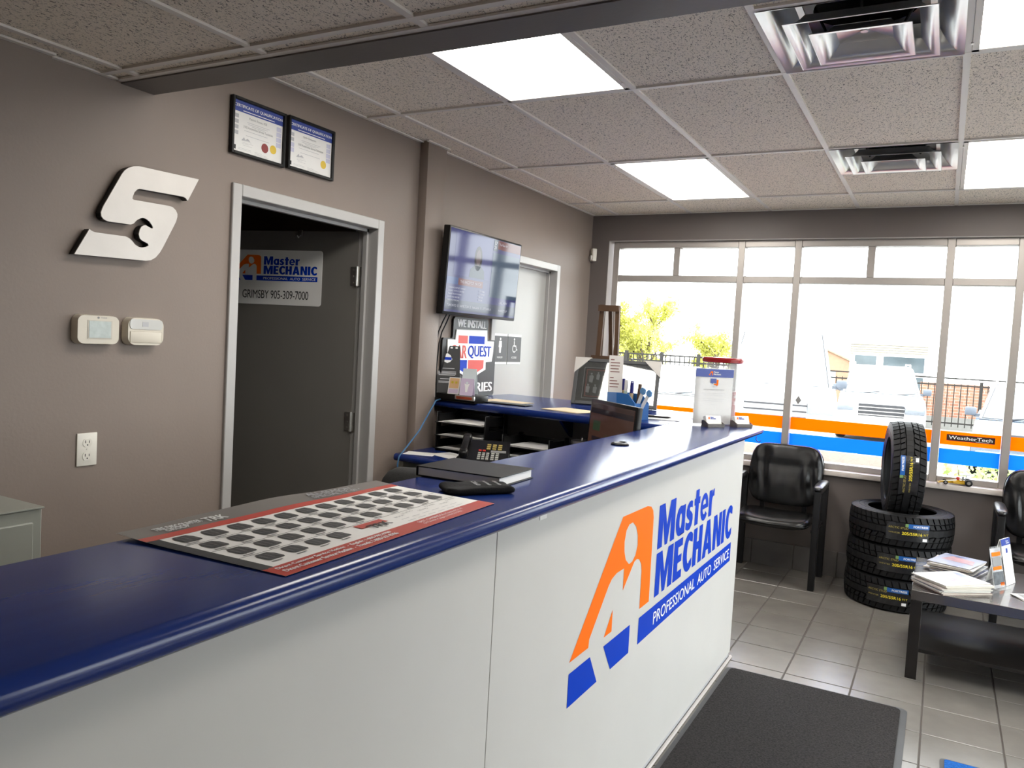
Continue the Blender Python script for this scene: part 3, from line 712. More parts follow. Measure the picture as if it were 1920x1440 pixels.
def certificate(y0, y1, z0, z1, label, first):
    t = thing('framed_certificate', label, 'framed certificate', (0, (y0 + y1) / 2, z0), group='framed certificates above the door')
    w = .013; fb = new()
    rbox(fb, .002, .022, y0, y0 + w, z0, z1, .002, 1); rbox(fb, .002, .022, y1 - w, y1, z0, z1, .002, 1); rbox(fb, .002, .022, y0 + w, y1 - w, z0, z0 + w, .002, 1); rbox(fb, .002, .022, y0 + w, y1 - w, z1 - w, z1, .002, 1)
    finish('frame', fb, M_black, t, world=True)
    sh = box('sheet', M_paper, t, .004, .010, y0 + w, y1 - w, z0 + w, z1 - w, world=True)
    a0, a1, b0, b1 = y0 + w, y1 - w, z0 + w, z1 - w; X0 = (.010, 0, 0)
    L = lambda pts: plate(new(), pts, X0, Y_, Z_)
    finish('header_band', L(rect(a0, a1, b1 - .045, b1)), M_cblue, sh, world=True, recalc=False)
    text('lettering', 'CERTIFICATE OF QUALIFICATION', sh, M_pwhite, (.0106, a0 + .004, b1 - .028), Y_, Z_, a1 - a0 - .008, .014, bold=.02, world=True)
    bm = new(); plate(bm, rect(a0 + .05, a1 - .05, b1 - .039, b1 - .036), (.0106, 0, 0), Y_, Z_); finish('print_line', bm, M_pwhite, sh, world=True, recalc=False)
    text('lettering', 'Patrick Rouse, RSE' if first else 'Carlo Chiappetta', sh, M_gray, (.010, a0 + .085, b1 - .068), Y_, Z_, .10 if first else .085, .011, world=True)
    text('lettering', '310S Automotive Service Technician', sh, M_gray, (.010, a0 + .055, b1 - .106), Y_, Z_, .165, .010, world=True)
    bm = new()
    for zz, u0, u1 in ((.079, .075, .2), (.086, .08, .19), (.092, .1, .17), (.116, .06, .19), (.135, .07, .2)): plate(bm, rect(a0 + u0, a0 + u1, b1 - zz - .0016, b1 - zz), X0, Y_, Z_)
    for zz, u0, u1 in ((.16, .05, .1), (.167, .05, .11), (.172, .05, .085), (.178, .055, .105), (.193, .03, .1), (.198, .03, .1), (.193, .12, .16), (.198, .12, .19), (.203, .12, .2)): plate(bm, rect(a0 + u0, a0 + u1, b1 - zz - .001, b1 - zz), X0, Y_, Z_)
    plate(bm, [(a0 + .045, b0 + .05), (a0 + .06, b0 + .066), (a0 + .066, b0 + .056), (a0 + .08, b0 + .064), (a0 + .095, b0 + .054), (a0 + .066, b0 + .053)], X0, Y_, Z_)
    finish('print_lines', bm, M_lgray, sh, world=True, recalc=False)
    bm = new()
    for k in range(4):
        plate(bm, rect(a1 - .036, a1 - .008, b1 - .075 - k * .023, b1 - .055 - k * .023), X0, Y_, Z_)
        if not first and k > 1: plate(bm, rect(a0 + .004, a0 + .03, b1 - .075 - k * .023, b1 - .055 - k * .023), X0, Y_, Z_)
    finish('print_boxes', bm, mat('lavender_print', (.55, .55, .68), .6, noise=.02), sh, world=True, recalc=False)['kind'] = 'stuff'
    bm = new()
    for k in range(4 if first else 2): plate(bm, rect(a0 + .008, a0 + .028, b1 - .072 - k * .023, b1 - .056 - k * .023), X0, Y_, Z_)
    finish('print_boxes', bm, M_lgray, sh, world=True, recalc=False)['kind'] = 'stuff'
    bm = new(); plate(bm, rect(a0 + .004, a0 + .017, b0 + .008, b0 + .026), X0, Y_, Z_); finish('print_crest', bm, M_ink, sh, world=True, recalc=False)
    bm = new(); plate(bm, circ(a1 - .052, b0 + .052, .019, 24), X0, Y_, Z_); finish('gold_seal', bm, M_gold, sh, world=True, recalc=False)
    if first: bm = new(); plate(bm, circ(a1 - .1, b0 + .047, .02, 24), X0, Y_, Z_); finish('maroon_seal', bm, M_maroon, sh, world=True, recalc=False)
certificate(2.337, 2.640, 2.303, 2.540, 'black framed certificate with a red seal and a gold seal', True)
certificate(2.658, 2.961, 2.308, 2.544, 'black framed certificate with only a gold seal, next to the pillar side', False)

ds = thing('door_sign', 'white door sign with company emblem and phone number on the open door', 'door sign', HP - LR * .52 + LN * .0015 + Z_ * 1.715)
r0 = ds.location
bm = new(); prism(bm, rrect(.213, .823, 1.715, 2.016, .016), lambda a, b: LP(a, b, .0008), lambda a, b: LP(a, b, .003)); finish('sign_panel', bm, M_paper, ds, world=True)
logo(ds, LP(.803, 1.846, .003), LR, Z_, .288, world=True, lift=.0005)
text('lettering', 'GRIMSBY 905-309-7000', ds, M_ink, LP(.722, 1.748, .003), LR, Z_, .43, .046, bold=.0, world=True, spacing=.95)

md = thing('motion_sensor', 'small cream motion sensor in the wall corner beside the window', 'motion sensor', (.035, YW - .03, 2.29), rz=R(-45))
bm = new(); rbox(bm, -.028, .028, -.02, .02, 0, .105, .008, 3); finish('body', bm, M_ivory, md, smooth='auto')
bm = new(); pillow(bm, -.021, .021, -.03, -.012, .008, .048, 8, 8); finish('lens', bm, M_paper, md, smooth=True)
box('led_window', M_ink, md, .002, .016, -.0215, -.0195, .056, .060)

# television
tv = thing('wall_television', 'flat wall television with blue news screen hanging above the shelf', 'television', (.02, 4.24, 1.72))
TV = Matrix.Translation((.135, 4.24, 1.975)) @ Matrix.Rotation(R(3.0), 4, 'Y')   # tilted slightly down into the room
tw, tvh = .435, .255
bm = new(); rbox(bm, -.045, 0, -tw, tw, -tvh, tvh, .006, 2, TV); finish('case', bm, M_black, tv, world=True, smooth='auto')
bm = new(); rbox(bm, -.085, -.045, -tw * .7, tw * .7, -tvh * .75, tvh * .75, .02, 2, TV); finish('rear_hump', bm, M_black, tv, world=True, smooth='auto')
bm = new(); rbox(bm, -.135, -.08, -.12, .12, -.1, .1); rbox(bm, -.12, -.06, -.02, .02, -.05, .05, 0, 2, TV)
for v in bm.verts: pass
bm.free(); box('wall_mount', M_blackm, tv, .002, .06, 4.12, 4.36, 1.88, 2.08, world=True)
def emat(name, col, s=.5): return mat(name, (.01, .01, .012), .07, spec=.3, emit=col, estr=s)
TO = TV @ Vector((0.0005, 0, 0)); TR_ = (TV.to_3x3() @ Y_).normalized(); TU = (TV.to_3x3() @ Z_).normalized()
def scr(name, pts, m, lift=.0006):
    return finish(name, plate(new(), pts, TO, TR_, TU, lift), m, scrn, world=True, recalc=False)
bm = new(); rbox(bm, 0, .0008, -tw + .012, tw - .012, -tvh + .018, tvh - .012, 0, 1, TV); scrn = finish('screen', bm, emat('screen_violet', (.055, .06, .19)), tv, world=True)
scr('screen_picture', rect(-.36, .05, -.02, .235), emat('screen_blue', (.075, .08, .24)), .0008)
def oval(cx, cz, rx, rz_): return circ(cx, cz, rx, 20, rz_)
scr('screen_figure', oval(-.1, .10, .045, .075) , emat('screen_hair', (.02, .015, .02)), .0011)
scr('screen_figure', oval(-.1, .105, .027, .048), emat('screen_skin', (.13, .085, .09)), .0014)
scr('screen_figure', [(-.19, -.02), (-.01, -.02), (-.02, .03), (-.06, .055), (-.14, .055), (-.18, .03)], emat('screen_coat', (.03, .05, .08)), .0011)
scr('screen_banner', rect(-.423, -.02, -.075, -.035), emat('screen_red', (.16, .03, .03)), .0011)
scr('screen_banner', rect(-.423, -.30, -.075, -.035), emat('screen_bright_blue', (.05, .10, .28)), .0013)
scr('screen_banner', rect(.12, .42, .185, .24), emat('screen_red', (.16, .03, .03)), .0011)
scr('screen_banner', rect(.07, .12, .17, .24), emat('screen_coat', (.03, .05, .08)), .0012)
scr('screen_banner', rect(.07, .42, -.12, .16), emat('screen_teal', (.06, .10, .16)), .001)
scr('screen_banner', rect(-.423, .423, -.225, -.165), emat('screen_slate', (.045, .06, .11)), .001)
M_scrtxt = emat('screen_text', (.5, .5, .55), .7)
bm = new()
def st_(s, y, z, h, w=None, b=0.): add_text(bm, s, TO + TR_ * y + TU * z, TR_, TU, w, h, bold=b, lift=.002)
st_('THE RACE FOR MAYOR', -.28, -.062, .016); st_('CP', .075, .21, .02, b=.02); st_('24', .075, .182, .02, b=.02)
st_('The Race for', .135, .21, .014); st_('CALL NOW', .2, -.155, .014)
for k, s in enumerate(('CANDIDATE REPORT TONIGHT', 'COUNCIL VOTES TO EXTEND', 'TRANSIT PLAN FUNDING', 'ROADS AND BRIDGES', 'WEEKEND FORECAST')): st_(s, -.40, -.10 - .018 * k, .009)
for k, s in enumerate(('CITY HALL', 'COUNTRY', 'MAYOR', 'FORUM')): st_(s, -.06, -.10 - .018 * k, .010, b=.01)
st_('TORONTO 12  HAMILTON 13  NIAGARA 15  OTTAWA 9', -.40, -.205, .014); st_('MARKETS UP', .2, -.205, .014)
finish('screen_lettering', bm, M_scrtxt, scrn, world=True, recalc=False)
tc = thing('television_cable', 'pair of black cables hanging below the television', 'cable', (.03, 3.92, 1.3))
for dy in (0, .03):
    bm = new(); tube(bm, [(.09, 3.915 + dy, 1.74), (.06, 3.91 + dy * 1.4, 1.68), (.04, 3.90 + dy * 1.2, 1.62), (.03, 3.895 + dy, 1.55), (.03, 3.91, 1.4), (.03, 3.92, 1.222)], .004, 6); finish('cord', bm, M_black, tc, world=True, smooth=True)

# washroom signs on the second door
def wsign(y0, y1, z0, z1, label, word, figure):
    t = thing('washroom_sign', label, 'door sign', (-.0755, (y0 + y1) / 2, z0), group='washroom door signs')
    box('plate', mat('sign_charcoal', (.05, .05, .052), .5, noise=.03), t, -.0755, -.073, y0, y1, z0, z1, world=True)
    bm = new(); plate(bm, rect(y0, y1, z1 - .016, z1), (-.073, 0, 0), Y_, Z_); plate(bm, rect(y0, y1, z0, z0 + .016), (-.073, 0, 0), Y_, Z_); finish('border_band', bm, M_pwhite, t, world=True, recalc=False)
    cy = (y0 + y1) / 2; bm = new()
    text('lettering', word, t, M_pwhite, (-.073, cy, z0 + .042), Y_, Z_, min(.078, (y1 - y0) * .82), .014, world=True, center=True)
    if figure == 'chair':
        pl = lambda p: plate(bm, p, (-.073, 0, 0), Y_, Z_)
        pl(circ(cy - .005, z0 + .18, .0085, 14)); pl([(cy - .011, z0 + .168), (cy - .001, z0 + .168), (cy + .001, z0 + .137), (cy + .022, z0 + .137), (cy + .022, z0 + .128), (cy - .008, z0 + .128)])
        pl([(cy + .016, z0 + .135), (cy + .024, z0 + .135), (cy + .034, z0 + .106), (cy + .044, z0 + .109), (cy + .045, z0 + .103), (cy + .03, z0 + .098)])
        n = 20; ri, ro = .022, .028; c0 = (cy - .002, z0 + .113)
        pts = [(c0[0] + ro * math.cos(R(110 + 215 * k / n)), c0[1] + ro * math.sin(R(110 + 215 * k / n))) for k in range(n + 1)] + [(c0[0] + ri * math.cos(R(110 + 215 * k / n)), c0[1] + ri * math.sin(R(110 + 215 * k / n))) for k in range(n, -1, -1)]
        pl(pts)
    else:
        pl = lambda p: plate(bm, p, (-.073, 0, 0), Y_, Z_)
        pl(circ(cy, z0 + .178, .010, 14)); pl([(cy - .018, z0 + .165), (cy + .018, z0 + .165), (cy + .022, z0 + .12), (cy + .015, z0 + .12), (cy + .012, z0 + .08), (cy - .012, z0 + .08), (cy - .015, z0 + .12), (cy - .022, z0 + .12)])
    finish('pictogram', bm, M_pwhite, t, world=True, recalc=False)
wsign(4.955, 5.155, 1.42, 1.635, 'grey door sign with white wheelchair pictogram', 'ACCESSIBLE', 'chair')
wsign(4.745, 4.945, 1.42, 1.635, 'grey door sign with white standing figure, partly hidden by the battery sign', 'WASHROOM', 'man')

# battery sign
bsn = thing('battery_sign', 'embossed black WE INSTALL sign with red and blue badge leaning on the wall', 'sign', (.02, 4.35, ZC))
SB = 4.60; xo = .018
sb = lambda s, z: (SB + s, z)
outline = [(-.62, 1.22), (-.6, 1.217), (.012, 1.217), (.025, 1.23), (.025, 1.57), (.012, 1.585), (-.08, 1.585), (-.088, 1.60), (-.088, 1.70), (-.1, 1.718), (-.49, 1.718), (-.508, 1.70), (-.508, 1.60), (-.516, 1.585), (-.61, 1.585), (-.62, 1.57)]
bm = new(); prism(bm, [sb(*p) for p in outline], lambda a, b: (.004, a, b), lambda a, b: (xo, a, b)); finish('plaque', bm, mat('gloss_black_tin', (.014, .014, .016), .3, spec=.3, noise=.05), bsn, world=True)
badge = [(-.476, 1.64), (-.108, 1.648), (-.1, 1.577), (-.012, 1.577), (-.018, 1.497), (-.03, 1.443), (-.108, 1.439), (-.105, 1.39), (-.186, 1.364), (-.259, 1.334), (-.292, 1.315), (-.325, 1.334), (-.40, 1.364), (-.48, 1.39), (-.477, 1.439), (-.556, 1.443), (-.567, 1.497), (-.572, 1.577), (-.485, 1.577)]
bm = new(); prism(bm, [sb(*p) for p in badge], lambda a, b: (xo, a, b), lambda a, b: (xo + .006, a, b)); bdg = finish('badge', bm, M_pwhite, bsn, world=True)
for nm, pts, m in (('red_field', rect(-.455, -.345, 1.556, 1.605), M_red), ('blue_field', rect(-.331, -.136, 1.556, 1.606), M_blue), ('blue_field', [(-.455, 1.452), (-.34, 1.452), (-.34, 1.362), (-.455, 1.40)], M_blue), ('red_field', [(-.328, 1.452), (-.136, 1.452), (-.136, 1.40), (-.2, 1.378), (-.255, 1.35), (-.328, 1.336)], M_red)):
    finish(nm, plate(new(), [sb(*p) for p in pts], (xo + .006, 0, 0), Y_, Z_), m, bdg, world=True, recalc=False)
text('lettering', 'CAR', bdg, M_red, (xo + .0065, SB - .535, 1.462), Y_, Z_, .185, .082, bold=.03, world=True)
text('lettering', 'QUEST', bdg, M_blue, (xo + .0065, SB - .338, 1.462), Y_, Z_, .29, .082, bold=.03, world=True)
text('lettering', 'WE INSTALL', bsn, M_pwhite, (xo, SB - .465, 1.657), Y_, Z_, .35, .048, bold=.06, world=True)
text('lettering', 'BATTERIES', bsn, M_pwhite, (xo, SB - .56, 1.245), Y_, Z_, .56, .062, bold=.06, world=True)

# filing cabinet
fc = thing('filing_cabinet', 'grey-green metal filing cabinet against the left wall', 'filing cabinet', (.23, .9, 0))
box('body', M_cab, fc, .026, .44, .42, 1.335, 0, 1.035, .003, 1, world=True)
box('top', M_cab, fc, .026, .447, .417, 1.338, 1.035, 1.04, .001, 1, world=True)
for k in range(3):
    z1 = 1.0 - k * .325
    dr = box('drawer', M_cab, fc, .441, .452, .46, 1.305, z1 - .305, z1, .003, 1, world=True)
    bm = new(); rbox(bm, .452, .462, .80, .96, z1 - .07, z1 - .045, .003, 1); finish('handle', bm, M_steel, dr, world=True)

# ------------------------------------------------------------------ tyre poster lying on the counter
po = thing('tyre_poster', 'large curling tyre poster with red border lying on the counter', 'poster', (1.65, 1.19, ZC))
PA, PB, PC_, PD = Vector((1.462, .850, 0)), Vector((1.835, .868, 0)), Vector((1.803, 1.548, 0)), Vector((1.455, 1.56, 0))   # back-left, front-left, front-right, back-right
def pz(u, v):   # u along the counter 0..1, v from front 0 to back 1
    z = .0016 + .012 * max(0, (v - .72) / .28) ** 1.5 * (.35 + .65 * math.sin(PI * min(1, u * 1.1)) ** 2) + .004 * max(0, 1 - u / .12) * v * .6
    z += .002 * math.sin(u * 9) ** 2 * (v > .0) * max(0, v - .3)
    return z
def pp(u, v, lift=0.):
    f = PB.lerp(PC_, u); b = PA.lerp(PD, u); p = f.lerp(b, v); return Vector((p.x, p.y, ZC + pz(u, v) + lift))
def ppatch(bm, u0, u1, v0, v1, lift, nu=1, nv=1):
    g_ = [[bm.verts.new(pp(u0 + (u1 - u0) * i / nu, v0 + (v1 - v0) * j / nv, lift)) for j in range(nv + 1)] for i in range(nu + 1)]
    for i in range(nu):
        for j in range(nv): bm.faces.new((g_[i][j], g_[i + 1][j], g_[i + 1][j + 1], g_[i][j + 1]))
bm = new(); ppatch(bm, 0, 1, 0, 1, 0, 48, 24); sheet = finish('sheet', bm, M_paper, po, world=True, smooth=True)
def pprint(name, m, rects, lift=.0005, nu=24, nv=4):
    bm = new()
    for r_ in rects: ppatch(bm, *r_, lift, nu, nv)
    return finish(name, bm, m, sheet, world=True, smooth=True)
M_pink = mat('poster_red', (.50, .05, .03), .35, noise=.04)
M_pgrey = mat('poster_grey', (.17, .155, .145), .35, noise=.05)
pprint('red_border', M_pink, [(0, 1, 0, .125)], nu=48)
pprint('black_border', M_ink, [(0, .035, .12, .80)], nu=2, nv=16)
pprint('grey_header', M_pgrey, [(0, 1, .86, 1.0)], nu=48, nv=8)
pprint('red_header', M_pink, [(0, 1, .80, .86), ], nu=48)
rows = [(.645, .79), (.485, .63), (.325, .47), (.17, .31)]
pprint('grid_line', M_ink, [(.035, .99, a - .010, a - .006) for a, b in rows[:-1]], nu=40, nv=1)
tyres = []; dk = []
for ri, (a, b) in enumerate(rows):
    n = 11 if ri < 3 else 4
    for k in range(n):
        u = .055 + k * .084 + ri * .004
        if u + .055 > .97: continue
        tyres.append((u, u + .055, a + .03, b - .01)); dk.append((u - .005, u + .03, a + .004, a + .014))
M_tp = mat('tyre_print', (.03, .03, .032), .5, noise=.5, nscale=300); M_tp2 = mat('tread_print', (.09, .09, .092), .5, noise=.5, nscale=400)
for (u0, u1, v0, v1) in tyres:
    du, dv = u1 - u0, v1 - v0; bm = new()
    pts = [(u0, v0 + dv * .15), (u0 + du * .08, v0), (u1 - du * .08, v0), (u1, v0 + dv * .15), (u1, v1 - dv * .3), (u1 - du * .15, v1), (u0 + du * .15, v1), (u0, v1 - dv * .3)]
    bm.faces.new([bm.verts.new(pp(p, q, .001)) for p, q in pts]); finish('tyre_picture', bm, M_tp, sheet, world=True)
bm = new()
for (u0, u1, v0, v1) in tyres:
    for k in range(3):
        w_ = (u1 - u0) / 3; ppatch(bm, u0 + w_ * k + w_ * .35, u0 + w_ * k + w_ * .65, v0 + .02, v1 - .02, .0014)
finish('tread_print', bm, M_tp2, sheet, world=True)['kind'] = 'stuff'
pprint('caption_print', M_gray, dk, .001, 1, 1)['kind'] = 'stuff'
def ptext(s, u, v, h, m, w=None, bold=0.):
    o_ = pp(u, v); r_ = (pp(min(1, u + .05), v) - o_).normalized(); up_ = (pp(u, min(1, v + .05)) - o_); up_ = (up_ - r_ * up_.dot(r_)).normalized()
    text('lettering', s, sheet, m, o_, r_, up_, w, h, bold, lift=.0022, world=True)
ptext('Direct Customer Service Hotline  -  English: 1-800-982-8780', .02, .065, .011, M_pwhite, .30, .012)
ptext('Direct Customer Service Hotline  -  French: 1-800-567-8786', .02, .025, .011, M_pwhite, .30, .012)
ptext('EAST: CAMBRIDGE, Montreal 0-1-9', .60, .065, .010, M_pwhite, .17)
ptext('OTTAWA, Calgary, VANCOUVER', .60, .027, .010, M_pwhite, .15)
ptext('ALL-SEASON TIRES', .62, .925, .016, M_lgray, .22, .02)
ptext('SPECIALTY SEASON', .62, .875, .013, M_lgray, .22, .02)
ptext('TIRE DISCOUNTER', .07, .90, .015, M_pwhite, .10, .02); ptext('GROUP', .09, .868, .012, M_pwhite, .05, .02)
ptext('TRK', .215, .875, .022, M_pwhite, .05, .03); ptext('TRK', .46, .18, .024, M_ink, .06, .03)
pprint('logo_patch', M_pink, [(.44, .56, .235, .30)], .0012, 4, 1)
for k in range(6): pprint('wheel_print', M_lgray, [(.60 + k * .055, .64 + k * .055, .15, .155), (.60 + k * .055, .64 + k * .055, .195, .20)], .0012, 1, 1)
for k, s in enumerate(('BIOMAT', 'KUMHO', 'GISLAVED', 'FALKEN', 'GEOLANDAR', 'COOPER')): ptext(s, .60 + k * .062, .235 + .03 * (k % 2), .007, M_gray, .035)

# notebook
nb = thing('black_notebook', 'thick black hardcover notebook lying near the counter back edge', 'notebook', (1.596, 1.82, ZC + .0005), rz=R(2))
bm = new(); rbox(bm, -.135, .118, -.098, .098, 0, .003, .001, 1); rbox(bm, -.135, .118, -.098, .098, .024, .027, .001, 1); rbox(bm, -.137, -.131, -.098, .098, 0, .027, .002, 1)
finish('cover', bm, mat('black_bookcloth', (.009, .009, .009), .4, spec=.22, noise=.1, bump=.1, bscale=300), nb)
box('page_block', M_paper, nb, -.131, .112, -.094, .094, .003, .024)
text('embossed_lettering', 'DIARY', nb, M_black, (.04, .03, .027), Vector((.3, 1, 0)), Vector((-1, .3, 0)), .05, .01)
# glasses pouch
gp = thing('cloth_pouch', 'small soft black cloth pouch with white lettering beside the poster', 'pouch', (1.697, 1.645, ZC + .0005), rz=R(50))
bm = new(); pillow(bm, -.088, .088, -.045, .045, 0, .015, 20, 10, 9, f=lambda p: Vector((p.x, p.y + .004 * math.sin(p.x * 34), p.z * (1 + .35 * math.sin(p.x * 38 + p.y * 30) ** 2))))
finish('cloth', bm, mat('black_microfibre', (.009, .009, .010), .75, spec=.15, noise=.15, bump=.3, bscale=200), gp, smooth=True)
for k, (s, a) in enumerate((('OPTICS', .012), ('EYEWEAR CARE', .007), ('CLEANING CLOTH', .007))): text('lettering', s, gp, M_lgray, (.0 + k * .026, -.032, .0205), Vector((0, 1, 0)), Vector((-1, 0, 0)), .055, a, bold=.01)

# acrylic notice
def upright(name, label, cat, p0, p1, height, group=None):
    p0 = Vector(p0); p1 = Vector(p1); r_ = (p1 - p0); w_ = r_.length; t = thing(name, label, cat, tuple((p0 + p1) / 2 + Vector((0, 0, .0006))), rz=math.atan2(r_.y, r_.x), group=group); return t, w_
ah, aw = upright('notice_holder', 'clear acrylic notice holder with blue header on the counter end', 'sign holder', (1.573, 3.957, ZC), (1.727, 4.103, ZC), .29)
box('foot', M_acryl, ah, -aw / 2, aw / 2, -.004, .03, 0, .003)
box('front_sheet', M_acryl, ah, -aw / 2 - .003, aw / 2 + .003, -.006, -.004, .003, .293)
sh = box('notice', M_paper, ah, -aw / 2, aw / 2, -.004, -.002, .006, .288)
nx = lambda pts, m, nm='print_patch', l=.0025: finish(nm, plate(new(), pts, (0, -.004, 0), X_, Z_, l), m, sh, recalc=False)
nx(rect(-aw / 2, aw / 2, .245, .286), M_cblue)
nx([(-.035, .254), (-.022, .275), (-.012, .275), (-.012, .254), (-.016, .254), (-.018, .266), (-.024, .266), (-.028, .254)], M_orange, l=.003)
text('lettering', 'Master', sh, M_pwhite, (-.008, -.004, .267), X_, Z_, .03, .008, .03, .003); text('lettering', 'Mechanic', sh, M_pwhite, (-.008, -.004, .256), X_, Z_, .042, .008, .03, .003)
nx([(-.022, .215), (-.022, .238), (.010, .238), (.010, .215), (-.008, .215), (-.014, .207), (-.015, .215)], M_cblue, l=.003); nx([(-.002, .205), (-.002, .211), (.012, .211), (.012, .232), (.022, .232), (.022, .205), (.018, .205), (.017, .198), (.010, .205)], M_orange, l=.003)
nx([(-.010, .198), (.008, .198), (.008, .194), (-.006, .194), (-.008, .191)], M_lgray, l=.003)
text('lettering', 'GOOGLE REVIEWS HELP US GROW', sh, M_gray, (0, -.004, .178), X_, Z_, .115, .006, lift=.003, center=True)
for k, s in enumerate(('We would like to thank you for choosing', 'Master Mechanic for your service', '', 'We are always listening to feedback', 'scan the code to leave a review', '', 'Thank you!')):
    if s: text('lettering', s, sh, M_lgray, (0, -.004, .160 - .0095 * k), X_, Z_, min(.13, len(s) * .0034), .0045, lift=.003, center=True)
# business card holders
def cards(p0, p1, label):
    t, w_ = upright('card_holder', label, 'card holder', (*p0, ZC), (*p1, ZC), .05, 'business card holders')
    w_ = .098
    bm = new(); rbox(bm, -w_ / 2, w_ / 2, -.03, .03, 0, .003, .001, 1); rbox(bm, -w_ / 2, w_ / 2, -.033, -.03, 0, .018, .001, 1); rbox(bm, -w_ / 2, w_ / 2, .02, .023, 0, .032, .001, 1)
    for s in (-1, 1): prism(bm, [(-.03, 0), (.025, 0), (.025, .03), (.01, .034), (-.03, .018)], lambda a, b: (s * (w_ / 2 - .002) - .0015, a, b), lambda a, b: (s * (w_ / 2 - .002) + .0015, a, b))
    finish('holder', bm, M_smoke, t)
    cm = Matrix.Translation((0, -.006, .004)) @ Matrix.Rotation(R(-20), 4, 'X')
    bm = new(); rbox(bm, -.044, .044, -.012, .012, 0, .051, 0, 1, cm); c = finish('card_stack', bm, M_paper, t)
    r_ = X_; u_ = cm.to_3x3() @ Z_; o_ = cm @ Vector((0, -.012, 0))
    bm = new(); plate(bm, [(-.034, .032), (-.028, .044), (-.022, .044), (-.022, .032), (-.026, .032), (-.027, .039), (-.03, .032)], o_, r_, u_); finish('logo_print', bm, M_orange, c, recalc=False)
    text('lettering', 'Master', c, M_blue, o_ + u_ * .039 + r_ * -.018, r_, u_, .02, .006, .03); text('lettering', 'MECHANIC', c, M_blue, o_ + u_ * .032 + r_ * -.018, r_, u_, .032, .006, .03)
    text('lettering', 'Service Advisor', c, M_lgray, o_ + u_ * .022 + r_ * -.005, r_, u_, .03, .0035)
cards((1.648, 3.894), (1.716, 3.975), 'business card holder standing in front of the notice')
cards((1.755, 4.04), (1.822, 4.125), 'business card holder nearest the counter end corner')

# charity coin dispenser
dp = thing('coin_dispenser', 'clear plastic coin canister with a red lid behind the notice', 'canister', (1.625, 4.40, 0))
dp.location = (1.655, 4.165, ZC)
DX, DY = 1.61, 4.125
bm = new(); lathe(bm, [(.080, .002), (.082, .315), (.079, .315), (.077, .004), (0, .004), (0, .002)], 32); finish('canister', bm, mat('clear_canister', (.62, .65, .66), .06, alpha=.24), dp, smooth='auto')
bm = new(); lathe(bm, [(0, .318), (.09, .318), (.104, .322), (.106, .338), (.10, .346), (0, .348)], 36); finish('lid', bm, mat('red_translucent_lid', (.30, .015, .018), .25, noise=.05), dp, smooth='auto')
for dx, h_ in ((.0, .31), (.03, .31)):
    bm = new(); lathe(bm, [(.010, .006), (.010, h_), (.008, h_), (.008, .006)], 14, Matrix.Translation((dx, -.02, 0)), closed=True); finish('inner_tube', bm, M_acryl, dp, smooth='auto')
bm = new(); lathe(bm, [(0, .006), (.022, .006), (.023, .10), (.018, .105), (.018, .15), (.023, .155), (.023, .172), (0, .172)], 20, Matrix.Translation((.05, .026, 0))); finish('red_insert', bm, mat('red_plastic', (.45, .03, .03), .3, noise=.05, alpha=.85), dp, smooth='auto')
bm = new(); prism(bm, [(-.02, .13), (.0, .145), (.0, .138), (.055, .138), (.055, .122), (.0, .122), (.0, .115)], lambda a, b: (.036 + a * .72, -.001 + a * .36, b), lambda a, b: (.0363 + a * .72, -.002 + a * .36, b)); finish('arrow_label', bm, M_red, dp)

# ------------------------------------------------------------------ things on the back shelf
def on_shelf(x, y): return (x, y, ZC)
# black flyer in a tilted holder
fh = thing('flyer_stand', 'black flyer in a clip stand leaning near the pillar', 'flyer', (.070, 3.972, ZC), rz=R(38))
Mf = Matrix.Rotation(R(-16), 4, 'X')
bm = new(); rbox(bm, -.075, .075, -.003, 0, .01, .33, 0, 1, Mf); fs_ = finish('flyer', bm, M_ink, fh)
bm = new(); rbox(bm, -.078, .078, 0, .004, 0, .335, 0, 1, Mf); rbox(bm, -.078, .078, -.02, 0, 0, .01, 0, 1); rbox(bm, -.078, .078, 0.0, .10, 0, .006, 0, 1); finish('stand', bm, M_black, fh)
fo = Mf @ Vector((0, -.003, 0)); fu = Mf.to_3x3() @ Z_
bm = new(); [plate(bm, rect(-.072 + k * .03, -.058 + k * .03, .318, .329), fo, X_, fu) for k in range(5)]; finish('film_strip_print', bm, M_pwhite, fs_, recalc=False)
bm = new(); plate(bm, [(-.03, .25), (-.02, .275), (0, .288), (.02, .275), (.03, .25), (.02, .235), (0, .225), (-.02, .235)], fo, X_, fu); finish('badge_print', bm, M_pwhite, fs_, recalc=False)
bm = new(); plate(bm, rect(-.026, .026, .245, .262), fo, X_, fu, .0012); finish('badge_band', bm, M_blue, fs_, recalc=False)
bm = new()
for zz, w_ in ((.19, .045), (.17, .055), (.163, .055), (.156, .055), (.149, .05), (.125, .04), (.11, .05), (.103, .05)): plate(bm, rect(-w_, w_, zz, zz + .004), fo, X_, fu)
finish('print_lines', bm, M_lgray, fs_, recalc=False)
bm = new(); plate(bm, rect(-.0745, -.066, .012, .30), fo, X_, fu); finish('white_edge', bm, M_pwhite, fs_, recalc=False)
